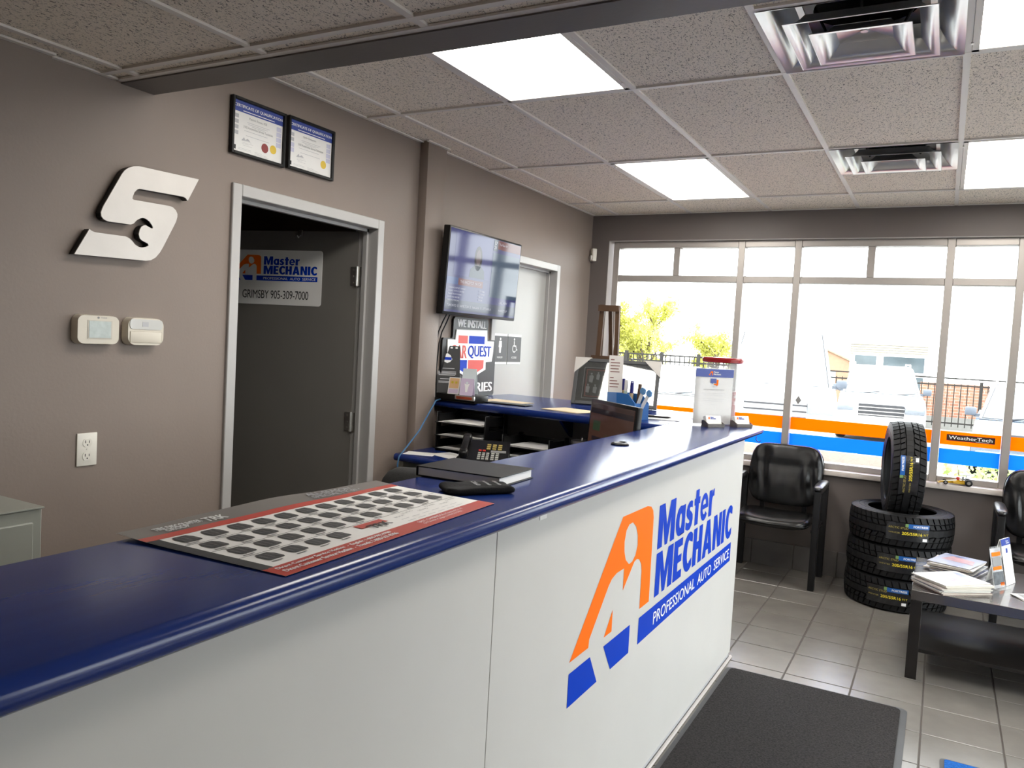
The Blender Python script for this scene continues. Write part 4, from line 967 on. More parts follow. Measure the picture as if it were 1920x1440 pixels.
# terminal tray with greeting cards
tt = thing('payment_terminal', 'black payment terminal with an orange lit strip under greeting cards', 'terminal', (.185, 3.965, ZC), rz=R(-6))
bm = new(); rbox(bm, -.16, .13, -.05, .09, 0, .042, .008, 2); finish('body', bm, M_black, tt, smooth='auto')
bm = new(); rbox(bm, -.01, .135, -.06, -.045, .012, .04, .006, 2); ft_ = finish('front_trim', bm, M_steel, tt, smooth='auto')
bm = new(); rbox(bm, .005, .12, -.062, -.059, .018, .034, .003, 2); finish('orange_strip', bm, mat('orange_glow', (.35, .06, .02), .3, noise=.2, nscale=60), ft_, smooth='auto')
box('base_mat', M_black, tt, -.17, .15, -.07, .10, -.0, .001)
def tentcard(x, y, rz, w_, h_, col, label, print_cols):
    t = thing('greeting_card', label, 'greeting card', (x, y, ZC + .0425), rz=rz, group='cards propped on the terminal')
    for s, nm in ((-1, 'front_leaf'), (1, 'back_leaf')):
        Mx = Matrix.Rotation(R(14 * s), 4, 'X'); bm = new(); rbox(bm, -w_ / 2, w_ / 2, -.0006, .0006, 0, h_, 0, 1, Matrix.Translation((0, s * h_ * math.tan(R(14)) * .97, 0)) @ Mx)
        lf = finish(nm, bm, col, t)
        if s == -1:
            Mq = Matrix.Translation((0, s * h_ * math.tan(R(14)) * .97, 0)) @ Mx
            for (pts, m) in print_cols: finish('print_patch', plate(new(), pts, Mq @ Vector((0, -.0006, 0)), X_, Mq.to_3x3() @ Z_), m, lf, recalc=False)
M_peach = mat('card_peach', (.75, .48, .25), .6, noise=.08); M_lav = mat('card_lavender', (.62, .52, .68), .6, noise=.04); M_mint = mat('card_pale', (.68, .76, .78), .6, noise=.03)
tentcard(.150, 3.935, R(10), .07, .10, M_paper, 'greeting card printed with peach coloured figures', [(rect(-.03, .03, .035, .095), M_peach), (circ(-.012, .07, .008), M_yellow), (circ(.012, .07, .008), M_yellow), (rect(-.03, .03, .004, .03), M_lav)])
tentcard(.250, 3.915, R(14), .078, .10, M_lav, 'lavender greeting card with a small drawn figure', [([(-.006, .02), (.006, .02), (.01, .05), (.016, .07), (0, .065), (-.016, .07), (-.01, .05)], M_pwhite), (circ(0, .074, .007), M_mint)])
tentcard(.195, 4.025, R(12), .085, .155, M_mint, 'pale blank folded card, tallest of the cards', [])
# folders and papers on the shelf
def sheet_stack(name, label, cat, x, y, z, rz, w_, d_, n, m, group=None):
    t = thing(name, label, cat, (x, y, z), rz=rz, group=group)
    for k in range(n):
        a = random.uniform(-.03, .03)
        bm = new(); rbox(bm, -w_ / 2, w_ / 2, -d_ / 2, d_ / 2, .0003 + k * .0012, .0012 + k * .0012, 0, 1, Matrix.Rotation(a, 4, 'Z') @ Matrix.Translation((random.uniform(-.006, .006), random.uniform(-.006, .006), 0))); finish('sheet', bm, m, t)
    return t
sheet_stack('manila_envelope', 'manila envelope lying on the back shelf below the battery sign', 'envelope', .335, 4.21, ZC, R(-8), .30, .22, 2, M_manila)
bf = box('black_folder', M_black, None, -.15, .12, -.05, .05, 0, .008, .002, 1); bf.location = (.25, 3.955, ZC); bf.location.y = 3.93; bf.location.z = ZC; tag(bf, 'thin black folder on the front of the back shelf', 'folder')
bf.location = (.47, 4.05, ZC)
sheet_stack('loose_papers', 'cream papers lying on the back shelf in front of the framed picture', 'papers', .86, 4.04, ZC, R(-14), .26, .20, 4, M_manila)
sheet_stack('loose_papers', 'white papers by the pen on the back shelf near the counter', 'papers', 1.35, 4.14, ZC, R(15), .20, .26, 3, M_paper)
pn_ = thing('ballpoint_pen', 'black pen lying on papers at the counter end of the shelf', 'pen', (1.36, 4.06, ZC + .0065), rz=R(20))
bm = new(); tube(bm, [(-.06, 0, .006), (.05, 0, .006), (.068, 0, .006)], [.0055, .0055, .001], 10); finish('barrel', bm, M_black, pn_, smooth='auto')
box('clip', M_blackm, pn_, -.06, -.02, -.002, .002, .011, .013)

# framed picture leaning, still in its cardboard corners
fp = thing('framed_picture', 'grey matted framed picture with white cardboard corner protectors', 'framed picture', (.902, 4.575, ZC + .004), rz=R(13))
PW, PH = .53, .302; Mp = Matrix.Rotation(R(-20), 4, 'X')
def pbox(nm, m, x0, x1, y0, y1, z0, z1, par=fp, r=0.):
    bm = new(); rbox(bm, x0, x1, y0, y1, z0, z1, r, 1, Mp); return finish(nm, bm, m, par)
bm = new()
for a in ((-PW / 2, -PW / 2 + .022, 0, PH), (PW / 2 - .022, PW / 2, 0, PH), (-PW / 2 + .022, PW / 2 - .022, 0, .022), (-PW / 2 + .022, PW / 2 - .022, PH - .022, PH)): rbox(bm, a[0], a[1], -.01, .012, a[2], a[3], .002, 1, Mp)
finish('frame', bm, mat('charcoal_frame', (.045, .047, .05), .4, noise=.05), fp)
mt = pbox('mat_board', mat('slate_mat', (.085, .09, .10), .6, noise=.04), -PW / 2 + .02, PW / 2 - .02, -.002, .006, .02, PH - .02)
po_ = Mp @ Vector((0, -.002, 0)); pu = Mp.to_3x3() @ Z_
def pic(nm, pts, m, l=.0006): return finish(nm, plate(new(), pts, po_, X_, pu, l), m, mt, recalc=False)
pic('white_line', rect(-.205, .205, .04, .245), M_lgray); pic('inner_mat', rect(-.201, .201, .044, .241), mat('dark_mat', (.03, .03, .035), .6, noise=.04), .001); pic('red_line', rect(-.19, .19, .052, .232), mat('dull_red', (.32, .10, .10), .6, noise=.04), .0014)
pic('photograph', rect(-.182, .182, .058, .224), mat('photo_grey', (.06, .06, .062), .5, noise=.5, nscale=30), .0018)
bm = new(); random.seed(4)
for k in range(16):
    cx = -.165 + .33 * (k % 8) / 7 + random.uniform(-.012, .012); cz = .11 + .07 * (k // 8) + random.uniform(-.015, .02); s = random.uniform(.7, 1.2)
    plate(bm, circ(cx, cz + .034 * s, .007 * s, 10), po_, X_, pu, .0022); plate(bm, [(cx - .012 * s, cz - .02 * s), (cx + .01 * s, cz - .025 * s), (cx + .015 * s, cz + .018 * s), (cx + .004 * s, cz + .027 * s), (cx - .013 * s, cz + .02 * s)], po_, X_, pu, .0022)
finish('photo_figures', bm, M_lgray, mt, recalc=False)
gl = pbox('glass', M_wrap, -PW / 2 + .02, PW / 2 - .02, -.0065, -.005, .02, PH - .02)
for sx in (-1, 1):
    bm = new(); prism(bm, [(sx * (PW / 2 + .004), PH + .004), (sx * (PW / 2 - .10), PH + .004), (sx * (PW / 2 + .004), PH - .10)], lambda a, b: Mp @ Vector((a, -.0125, b)), lambda a, b: Mp @ Vector((a, .014, b))); finish('corner_protector', bm, mat('white_cardboard', (.66, .63, .58), .7, noise=.03), fp)

# wooden easel behind the picture
ez = thing('wooden_easel', 'dark wooden display easel standing in the corner by the window', 'easel', (.52, 5.35, 0))
def bar(nm, p, q, w_, d_, par, m=M_wood):
    p, q = Vector(p), Vector(q); ax = (q - p).normalized(); L_ = (q - p).length
    s_ = Vector((0, 1, 0)); u_ = ax.cross(s_).normalized(); v_ = ax.cross(u_).normalized(); MM = Matrix(((u_.x, v_.x, ax.x, p.x), (u_.y, v_.y, ax.y, p.y), (u_.z, v_.z, ax.z, p.z), (0, 0, 0, 1)))
    bm = new(); rbox(bm, -w_ / 2, w_ / 2, -d_ / 2, d_ / 2, 0, L_, .002, 1, MM); return finish(nm, bm, m, par)
bar('upright', (-.11, 0, 0), (-.055, .03, 1.885), .034, .025, ez); bar('upright', (.12, 0, 0), (.062, .03, 1.88), .028, .025, ez)
bar('cross_bar', (-.078, .012, 1.862), (.075, .012, 1.862), .04, .02, ez); bar('cross_bar', (-.10, -.012, 1.505), (.12, -.012, 1.505), .022, .035, ez)
bar('rear_leg', (0, .40, 0), (0, .05, 1.85), .025, .025, ez); bar('cross_bar', (-.12, 0, .6), (.12, 0, .6), .04, .02, ez)

# pen box and brochure
pb = thing('pen_box', 'blue cardboard pen box holding pens and wrapped items', 'pen box', (1.235, 3.97, ZC), rz=R(-28))
bm = new(); prism(bm, [(-.085, 0), (.085, 0), (.085, .085), (.03, .13), (-.085, .13)], lambda a, b: (a, -.05, b), lambda a, b: (a, -.046, b)); finish('front_wall', bm, mat('blue_card', (.03, .16, .46), .5, noise=.04), pb)
Mbc = MAT['blue_card']
bm = new(); prism(bm, [(-.085, 0), (.085, 0), (.085, .085), (.03, .13), (-.085, .13)], lambda a, b: (a, .046, b), lambda a, b: (a, .05, b)); finish('rear_wall', bm, Mbc, pb)
box('side_wall', Mbc, pb, -.085, -.081, -.046, .046, 0, .13); box('side_wall', Mbc, pb, .081, .085, -.046, .046, 0, .085); box('floor_panel', Mbc, pb, -.081, .081, -.046, .046, 0, .003)
bm = new(); plate(bm, rect(-.04, .06, .052, .057), (0, -.05, 0), X_, Z_); finish('print_line', bm, M_cblue, pb, recalc=False)
bm = new(); plate(bm, circ(-.055, .0545, .008, 14), (0, -.05, 0), X_, Z_); finish('print_dot', bm, M_lgray, pb, recalc=False)
def marker(x, y, z, tilt, rz, h_, m, capm, label, name='marker_pen'):
    t = thing(name, label, 'pen', pb.matrix_basis @ Vector((x, y, z)) if False else (0, 0, 0), group='pens in the blue box')
    c_, s_ = math.cos(R(-28)), math.sin(R(-28)); t.location = (1.235 + x * c_ - y * s_, 3.97 + x * s_ + y * c_, ZC + z)
    t.rotation_euler = (0, R(tilt), R(-28 + rz))
    bm = new(); lathe(bm, [(0, 0), (.009, 0), (.009, h_ * .72), (0, h_ * .72)], 12); finish('barrel', bm, m, t, smooth='auto')
    bm = new(); lathe(bm, [(.0095, h_ * .70), (.0095, h_), (.004, h_ + .002), (0, h_ + .002)], 12); finish('cap', bm, capm, t, smooth='auto')
M_darkblue = mat('pen_cap_blue', (.02, .02, .16), .3, noise=.05); M_tan = mat('tan_barrel', (.5, .36, .2), .5, noise=.08)
for k, (x, y, tl, h_, m, cm_, lb) in enumerate(((-.065, .01, -4, .20, M_tan, M_darkblue, 'tan pen with dark blue cap, leftmost in the blue box'), (-.04, -.01, 2, .195, mat('pale_green', (.5, .62, .52), .4, noise=.05), M_paper, 'pale green wrapped pen in the blue box'), (-.015, .015, 0, .19, M_tan, M_darkblue, 'tan pen with blue cap, middle of the blue box'), (.005, -.012, 3, .185, M_tan, M_darkblue, 'tan pen with blue cap, right of the middle in the blue box'), (.025, .018, 6, .18, M_wood, M_wood, 'brown pen at the right of the blue box'))): marker(x, y, .004, tl, 0, h_, m, cm_, lb)
for k, (x, tl) in enumerate(((.045, 24), (.062, 32))):
    t = thing('wrapped_swab', ('white paddle with blue tip leaning out of the blue box, %s' % ('inner one', 'outermost one')[k]), 'paddle', group='white paddles in the blue box')
    c_, s_ = math.cos(R(-28)), math.sin(R(-28)); t.location = (1.235 + x * c_ + .015 * s_, 3.97 + x * s_ - .015 * c_, ZC + .02); t.rotation_euler = (0, R(tl), R(-28))
    box('strip', M_paper, t, -.011, .011, -.002 + k * .012, .002 + k * .012, 0, .15, .001, 1)
    bm = new(); prism(bm, [(-.02, .14), (-.012, .128), (.012, .128), (.02, .14), (.012, .16), (-.012, .16)], lambda a, b: (a, -.004 + k * .012, b), lambda a, b: (a, .004 + k * .012, b)); finish('tip', bm, mat('sky_blue_tip', (.14, .33, .62), .5, noise=.04), t)
bc, bw = upright('tall_brochure', 'tall narrow white brochure standing beside the blue pen box', 'brochure', (1.115, 3.935, ZC), (1.18, 3.975, ZC), .32)
bmx = Matrix.Rotation(R(-3), 4, 'X')
bm = new(); rbox(bm, -bw / 2, bw / 2, -.002, .002, 0, .325, 0, 1, bmx); b_ = finish('leaflet', bm, mat('brochure_paper', (.70, .66, .62), .6, noise=.03), bc)
bm = new(); rbox(bm, -bw / 2 - .002, bw / 2 + .002, -.012, -.002, 0, .13, 0, 1, bmx); rbox(bm, -bw / 2 - .002, bw / 2 + .002, .002, .03, 0, .01, 0, 1); finish('pocket', bm, mat('blue_pocket', (.10, .20, .42), .4, noise=.05), bc)
bm = new()
for k, w_ in enumerate((.02, .05, .05, .045, .05, 0, .02, .04, .05, .045)):
    if w_: plate(bm, rect(-bw / 2 + .008, -bw / 2 + .008 + w_, .30 - k * .016, .305 - k * .016), bmx @ Vector((0, -.002, 0)), X_, bmx.to_3x3() @ Z_)
finish('print_lines', bm, mat('maroon_print', (.2, .08, .07), .6, noise=.03), b_, recalc=False)

# ------------------------------------------------------------------ things on the back desk
mo = thing('computer_monitor', 'black computer monitor standing behind the counter back edge', 'monitor', (1.262, 3.610, ZD), rz=R(-42))
MW = .25; Mm = Matrix.Translation((0, 0, .175)) @ Matrix.Rotation(R(-4), 4, 'X')
bm = new(); rbox(bm, -MW, MW, 0, .03, -.14, .205, .006, 2, Mm); finish('case', bm, M_black, mo, smooth='auto')
bm = new(); rbox(bm, -MW + .018, MW - .018, -.001, .001, -.12, .187, 0, 1, Mm); sc_ = finish('screen', bm, mat('dim_screen', (.02, .014, .012), .12, emit=(.07, .032, .022), estr=.35), mo)
mo_o = Mm @ Vector((0, -.001, 0)); mu_ = Mm.to_3x3() @ Z_
for pts, c_ in ((rect(-.23, .23, .165, .185), (.03, .016, .014)), (rect(-.23, .23, .135, .163), (.012, .008, .01)), (rect(-.19, -.11, .05, .10), (.025, .04, .02)), (rect(-.19, -.08, .0, .02), (.015, .01, .012)), (rect(-.05, .12, .02, .04), (.05, .035, .02))):
    finish('screen_window', plate(new(), pts, mo_o, X_, mu_, .0006), emat('dim_%d' % int(c_[0] * 1000), c_, .5), sc_, recalc=False)
bm = new(); rbox(bm, -.03, .03, .03, .05, .012, .2, .004, 1); finish('stand', bm, M_black, mo)
bm = new(); rbox(bm, -.1, .1, -.06, .09, .0, .012, .004, 1); finish('stand_base', bm, M_black, mo)
def paper_tray(name, label, x, y, rz, levels, w_=.32, d_=.26, gap=.085):
    t = thing(name, label, 'letter tray', (x, y, ZD), rz=rz, group='black letter trays')
    for k in range(levels):
        z = .012 + k * gap
        tb = new(); rbox(tb, -w_ / 2, w_ / 2, -d_ / 2, d_ / 2, z, z + .004); rbox(tb, -w_ / 2, -w_ / 2 + .005, -d_ / 2 + .03, d_ / 2, z, z + .05, .001, 1); rbox(tb, w_ / 2 - .005, w_ / 2, -d_ / 2 + .03, d_ / 2, z, z + .05, .001, 1); rbox(tb, -w_ / 2, w_ / 2, d_ / 2 - .005, d_ / 2, z, z + .045)
        finish('tray', tb, M_black, t)
        for j in range(2):
            bm = new(); rbox(bm, -w_ / 2 + .02 + j * .03, w_ / 2 - .01, -d_ / 2 + .005, d_ / 2 - .02, z + .005 + j * .006, z + .0065 + j * .006, 0, 1, Matrix.Rotation(R(-1.5 * j), 4, 'Z')); finish('paper', bm, M_paper, t)
    for sx in (-1, 1):
        for yy in (-d_ / 2 + .04, d_ / 2 - .03): box('side_post', M_black, t, sx * (w_ / 2 + .004) - .004, sx * (w_ / 2 + .004) + .004, yy - .02, yy + .02, 0, gap * (levels - 1) + .075, .002, 1)
paper_tray('letter_tray', 'three-tier black letter tray under the back shelf, beside the pillar', .30, 3.90, R(-4), 3, .33, .26, .075)
paper_tray('letter_tray', 'low black letter tray with white paper behind the desk phone', .70, 3.93, R(-6), 2, .30, .24, .055)
ph = thing('desk_phone', 'black desk phone with rows of pale keys on the back desk', 'telephone', (.56, 3.60, ZD), rz=R(25))
Mh = Matrix.Translation((0, 0, .02)) @ Matrix.Rotation(R(22), 4, 'X')
bm = new(); prism(bm, [(-.11, 0), (.11, 0), (.11, .105), (-.11, .02)], lambda a, b: (-.12, a, b), lambda a, b: (.14, a, b)); finish('body', bm, M_black, ph)
Mk = Matrix.Translation((0, -.11, .0205)) @ Matrix.Rotation(math.atan2(.085, .22), 4, 'X')
def keys(nm, x0, y0, nx_, ny_, dx, dy, kw, kh, m):
    bm = new()
    for i in range(nx_):
        for j in range(ny_): rbox(bm, x0 + i * dx, x0 + i * dx + kw, y0 + j * dy, y0 + j * dy + kh, 0, .005, 0, 1, Mk)
    o_ = finish(nm, bm, m, ph); o_['kind'] = 'stuff'
keys('number_keys', -.02, .02, 3, 4, .022, .02, .015, .012, mat('key_grey', (.35, .36, .33), .5, noise=.04)); keys('function_keys', .05, .02, 2, 4, .024, .02, .017, .012, MAT['key_grey'])
keys('line_keys', .02, .13, 3, 3, .03, .022, .02, .012, mat('key_yellow', (.42, .33, .10), .5, noise=.06)); keys('red_key', -.02, .11, 2, 1, .022, .02, .015, .01, M_red)
bm = new(); rbox(bm, .045, .125, .10, .122, 0, .003, 0, 1, Mk); finish('display', bm, M_gray, ph)
bm = new(); pillow(bm, -.115, -.065, .0, .06, .005, .05, 10, 8, 3, lambda p: Mk @ p); pillow(bm, -.115, -.065, .16, .225, .005, .05, 10, 8, 3, lambda p: Mk @ p); rbox(bm, -.107, -.073, .03, .19, .028, .05, .008, 2, Mk); finish('handset', bm, M_black, ph, smooth='auto')
bm = new(); pts = []
for k in range(60): a = k * 1.2; pts.append((-.125 + .009 * math.cos(a), -.06 + k * .0028, .018 + .009 * math.sin(a)))
tube(bm, pts, .0025, 5); finish('coiled_cord', bm, M_black, ph, smooth=True)
sheet_stack('loose_papers', 'single white paper at the left end of the back desk', 'papers', .16, 3.60, ZD, R(20), .17, .12, 1, M_paper)
sheet_stack('loose_papers', 'white papers on the back desk in front of the letter tray', 'papers', .34, 3.66, ZD, R(-20), .24, .15, 2, M_paper)
jr = thing('black_jar', 'small black jar with a metal rim on the back desk', 'jar', (1.0, 3.90, ZD))
bm = new(); lathe(bm, [(0, 0), (.055, 0), (.058, .01), (.058, .12), (0, .12)], 24); finish('jar_body', bm, M_black, jr, smooth='auto')
bm = new(); lathe(bm, [(.058, .12), (.06, .122), (.06, .14), (.055, .142), (0, .142)], 24); finish('lid', bm, M_steel, jr, smooth='auto')
bm = new(); lathe(bm, [(0, .142), (.006, .142), (.008, .155), (0, .16)], 12); finish('knob', bm, M_steel, jr, smooth='auto')
ln = thing('panel_label', 'small black label with white print on the grey panel under the shelf', 'label', (1.08, 4.16, 1.08), rz=R(-6))
box('label_plate', M_ink, ln, -.1, .1, -.004, 0, 0, .055)
for k in range(3): text('lettering', ('PLEASE WEAR', 'MASK AT DESK', 'THANK YOU')[k], ln, M_lgray, (-.085, -.004, .038 - k * .016), X_, Z_, .16, .009)
cb = thing('blue_cable', 'thin blue cable hanging from the shelf down past the desk', 'cable', (.06, 3.5, .5))
for dx in (0,):
    bm = new(); tube(bm, [(.075, 3.90, ZC + .006), (.085, 3.84, ZC - .0), (.10, 3.76, ZC - .06), (.105, 3.66, ZC - .16), (.10, 3.56, ZC - .24), (.10, 3.488, ZC - .29), (.10, 3.478, ZD - .05), (.10, 3.485, .8), (.10, 3.49, .5)], .0045, 8); finish('cord', bm, mat('cable_blue', (.05, .16, .33), .45, noise=.05), cb, world=True, smooth=True)
oc = thing('office_chair', 'dark office chair backrest low behind the counter', 'office chair', (.80, 2.75, 0), rz=R(20))
bm = new(); pillow(bm, -.23, .23, -.04, .05, .55, 1.03, 12, 12, 3.5, lambda p: Vector((p.x, p.y + .35 * p.x * p.x, p.z))); finish('backrest', bm, mat('grey_mesh_fabric', (.035, .035, .035), .8, noise=.2, nscale=200, bump=.3, bscale=300), oc, smooth=True)
bm = new(); pillow(bm, -.24, .24, -.46, .02, .42, .52, 12, 10, 3.5); finish('seat', bm, MAT['grey_mesh_fabric'], oc, smooth=True)
bm = new(); lathe(bm, [(.03, .06), (.03, .42)], 12, Matrix.Translation((0, -.2, 0))); finish('gas_lift', bm, M_blackm, oc)
bm = new(); tube(bm, [(0, -.1, .44), (0, .06, .45), (0, .075, .6), (0, .06, .75)], .02, 8); finish('back_bar', bm, M_blackm, oc, smooth=True)
for k in range(5):
    a = k * 2 * PI / 5; bm = new(); tube(bm, [(0, -.2, .08), (.28 * math.cos(a), -.2 + .28 * math.sin(a), .06)], [.025, .015], 8); lathe(bm, [(0, -.012), (.028, -.012), (.028, .012), (0, .012)], 14, Matrix.Translation((.28 * math.cos(a), -.2 + .28 * math.sin(a), .028)) @ Matrix.Rotation(R(90), 4, 'X')); finish('caster_leg', bm, M_black, oc)

# ------------------------------------------------------------------ tyres
TR0, TI, TWD = .3165, .205, .1025
def tyre_meshes():
    bm = new(); pr = [(TI + .012, -.078), (TI, -.088), (TI + .002, -.096), (TI + .02, -.099), (.245, -TWD), (.27, -TWD), (.29, -.099), (.301, -.093), (.299, -.085), (.299, .085), (.301, .093), (.29, .099), (.27, TWD), (.245, TWD), (TI + .02, .099), (TI + .002, .096), (TI, .088), (TI + .012, .078), (.285, .074), (.29, .06), (.29, -.06), (.285, -.074)]
    lathe(bm, pr, 64, closed=True); bmesh.ops.recalc_face_normals(bm, faces=bm.faces)
    for rr, zz in ((.232, .1005), (.262, .1035)):
        for s in (-1, 1): lathe(bm, [(rr - .003, s * (zz - .002)), (rr, s * (zz + .001)), (rr + .003, s * (zz - .002))], 64)
    a = bpy.data.meshes.new('carcass'); bm.to_mesh(a); bm.free()
    bm = new(); n = 46
    def blk(pts, r1):                                    # pts: (angle, z) ring, from base to tread radius
        lo = [bm.verts.new((.297 * math.cos(t), .297 * math.sin(t), z)) for t, z in pts]
        hi = [bm.verts.new((r1(z) * math.cos(t), r1(z) * math.sin(t), z)) for t, z in pts]
        bm.faces.new(hi)
        for i in range(len(pts)):
            j = (i + 1) % len(pts); bm.faces.new((lo[i], lo[j], hi[j], hi[i]))
    crown = lambda z: TR0 - 1.0 * z * z
    st = 2 * PI / n
    for k in range(n):
        t = k * st
        for s in (-1, 1):
            sh = .28 * st
            blk([(t + .08 * st, s * .094), (t + .86 * st, s * .094), (t + .86 * st + sh, s * .059), (t + .08 * st + sh, s * .059)], crown)
            blk([(t + .08 * st + sh, s * .053), (t + .78 * st + sh, s * .053), (t + .82 * st + 2.1 * sh, s * .024 if k % 2 else s * .030), (t + .05 * st + 2.1 * sh, s * .030 if k % 2 else s * .024)], crown)
        blk([(t, -.019), (t + st, -.019), (t + st, -.016 if k % 2 else -.019), (t + st, .019), (t, .019)], crown) if False else None
        blk([(t + .02 * st, -.0195), (t + st, -.0195), (t + st, .0195), (t + .02 * st, .0195)], crown)
    bmesh.ops.recalc_face_normals(bm, faces=bm.faces)
    b = bpy.data.meshes.new('tread'); bm.to_mesh(b); bm.free()
    for m_ in (a, b): m_.materials.append(M_rubber)
    a.polygons.foreach_set('use_smooth', [True] * len(a.polygons))
    try: a.set_sharp_from_angle(angle=R(35))
    except Exception: pass
    return a, b
CARC, TRD = tyre_meshes()
def cylpt(a, b, lift):  # a along the circumference (m, 0 = facing -Y), b across the tread (m)
    r_ = .3175 + lift; t = -PI / 2 + a / .3175; return Vector((r_ * math.cos(t), r_ * math.sin(t), b))
def cylpatch(bm, a0, a1, b0, b1, lift, n=10):
    g_ = [[bm.verts.new(cylpt(a0 + (a1 - a0) * i / n, b, lift)) for b in (b0, b1)] for i in range(n + 1)]
    for i in range(n): bm.faces.new((g_[i][0], g_[i + 1][0], g_[i + 1][1], g_[i][1]))
def cyltext(bm, s, a, b, w_, h_, bold=0., lift=.0016):
    vs, fs, _ = text_geo(s, bold); nv = [bm.verts.new(cylpt(a + u * w_, b + v * h_, lift)) for u, v in vs]
    for f in fs:
        try: bm.faces.new([nv[i] for i in f])
        except ValueError: pass
def label_parts():
    out = []
    bm = new(); cylpatch(bm, -.125, .125, -.056, .056, 0); out.append(('sticker', bm, mat('sticker_black', (.018, .018, .02), .22, noise=.3, nscale=40, bump=.4, bscale=60)))
    bm = new(); cylpatch(bm, .0, .124, .026, .054, .0008); out.append(('blue_band', bm, mat('sticker_blue', (.012, .10, .36), .35, noise=.05)))
    bm = new(); cylpatch(bm, -.018, .0, .034, .054, .0008, 2); out.append(('green_corner', bm, mat('sticker_green', (.18, .30, .10), .4, noise=.05)))
    bm = new(); cyltext(bm, '205/55R16', -.035, -.017, .118, .019, .02); cyltext(bm, '91T', .09, -.015, .03, .013); out.append(('size_lettering', bm, M_yellow))
    bm = new(); cyltext(bm, 'ARCTIC STUD', -.115, .018, .115, .013, .01); cyltext(bm, 'WINTER', -.112, -.013, .066, .009); out.append(('name_lettering', bm, mat('dull_yellow', (.36, .29, .06), .5, noise=.05)))
    bm = new(); cyltext(bm, 'FORTRESS', .028, .033, .088, .013, .02); out.append(('brand_lettering', bm, M_pwhite))
    bm = new(); cylpatch(bm, .088, .115, -.05, -.032, .0008, 2); out.append(('white_patch', bm, M_pwhite))
    return out
LABELS = []
for nm, bm, m_ in label_parts():
    me = bpy.data.meshes.new(nm); bm.to_mesh(me); bm.free(); me.materials.append(m_); LABELS.append((nm, me))
def tyre(loc, rot, label):
    t = thing('car_tyre', label, 'tyre', loc, group='new tyres by the window'); t.rotation_euler = rot
    for nm, me in (('sidewall', CARC), ('tread', TRD)):
        o = bpy.data.objects.new(nm, me); COL.objects.link(o); o.parent = t
    lab = None
    for nm, me in LABELS:
        o = bpy.data.objects.new(nm, me); COL.objects.link(o); o.parent = t if lab is None else lab
        if lab is None: lab = o
TX, TY = 2.492, 5.845
tyre((TX, TY, .1055), (0, 0, R(-6)), 'black car tyre at the bottom of the stack')
tyre((TX + .002, TY + .004, .3155), (0, 0, R(3)), 'black car tyre in the middle of the lying stack')
tyre((TX + .004, TY - .002, .5255), (0, 0, R(10)), 'black car tyre lying on top of the stack')
tyre((TX - .01, TY, .884), (Matrix.Rotation(R(9), 3, 'Z') @ Matrix.Rotation(R(-90), 3, 'Y')).to_euler(), 'black car tyre standing upright on the stack')

# ------------------------------------------------------------------ waiting chairs
def waiting_chair(x, y, label):
    t = thing('waiting_chair', label, 'chair', (x, y, 0), group='black leather waiting chairs')
    def warp(p): return Vector((p.x, p.y, p.z - .018 * math.cos(min(1, abs(p.x) / .25) * PI / 2) * (p.z > .44) + .010 * math.sin((p.y + .25) * 9)))
    bm = new(); pillow(bm, -.25, .25, -.30, .20, .395, .485, 16, 12, 4.2, warp); finish('seat', bm, M_leather, t, smooth=True)
    bm = new(); tube(bm, [(-.235, -.27, .437), (-.2, -.298, .437), (0, -.302, .432), (.2, -.298, .437), (.235, -.27, .437), (.248, -.1, .44)], .005, 6); finish('piping', bm, M_leather, t, smooth=True)
    def bw_(p):
        z = p.z; pl = .014 * math.sin(p.x * 75 + 9 * (z - .7)) * math.exp(-((z - .70) / .10) ** 2) * (1 - (abs(p.x) / .27) ** 4) + .008 * math.sin(p.x * 43 + 2) * math.exp(-((z - .86) / .05) ** 2)
        return Vector((p.x, p.y + .20 * (z - .5) + .45 * p.x * p.x * .6 + pl + .012 * math.exp(-((z - .79) / .012) ** 2) * (p.y < .14), z))
    bm = new(); pillow(bm, -.262, .262, .10, .20, .50, .935, 48, 30, 4.5, lambda p: bw_(p)); bmesh.ops.rotate(bm, verts=[], cent=(0, 0, 0), matrix=Matrix.Identity(3)); bk = finish('backrest', bm, M_leather, t, smooth=True)
    bm = new(); pts = []
    for k in range(25):
        a = PI * k / 24; cx = .258 * math.copysign(abs(math.cos(a)) ** .45, math.cos(a)); z = .70 + .228 * abs(math.sin(a)) ** .45; pts.append(bw_(Vector((cx, .155, z))))
    tube(bm, pts, .005, 6); finish('piping', bm, M_black, bk, smooth=True)
    for s in (-1, 1):
        bm = new(); rbox(bm, s * .285 - .021, s * .285 + .021, -.235, -.190, 0, .685, .004, 2); finish('front_leg', bm, M_blackm, t, smooth='auto')
        bm = new(); rbox(bm, s * .285 - .021, s * .285 + .021, .175, .22, 0, .69, .004, 2, Matrix.Shear('XY', 4, (0, 0))); finish('rear_leg', bm, M_blackm, t, smooth='auto')
        bm = new(); rbox(bm, s * .285 - .018, s * .285 + .018, -.19, .18, .655, .685, .004, 1); finish('arm_rail', bm, M_blackm, t)
        bm = new(); rbox(bm, s * .268 - .015, s * .268 + .015, -.19, .18, .385, .41, .003, 1); finish('seat_rail', bm, M_blackm, t)
        bm = new(); pillow(bm, s * .285 - .034, s * .285 + .034, -.265, .17, .684, .722, 10, 8, 3.2); finish('arm_pad', bm, mat('armrest_urethane', (.018, .018, .02), .3, spec=.7, noise=.1), t, smooth=True)
    bm = new(); rbox(bm, -.26, .26, .16, .185, .385, .42, .003, 1); finish('back_rail', bm, M_blackm, t)
    for s in (-1, 1): box('back_support', M_blackm, t, s * .15 - .015, s * .15 + .015, .185, .205, .40, .62)
waiting_chair(1.70, 5.905, 'black leather waiting chair with padded arms beside the counter end')
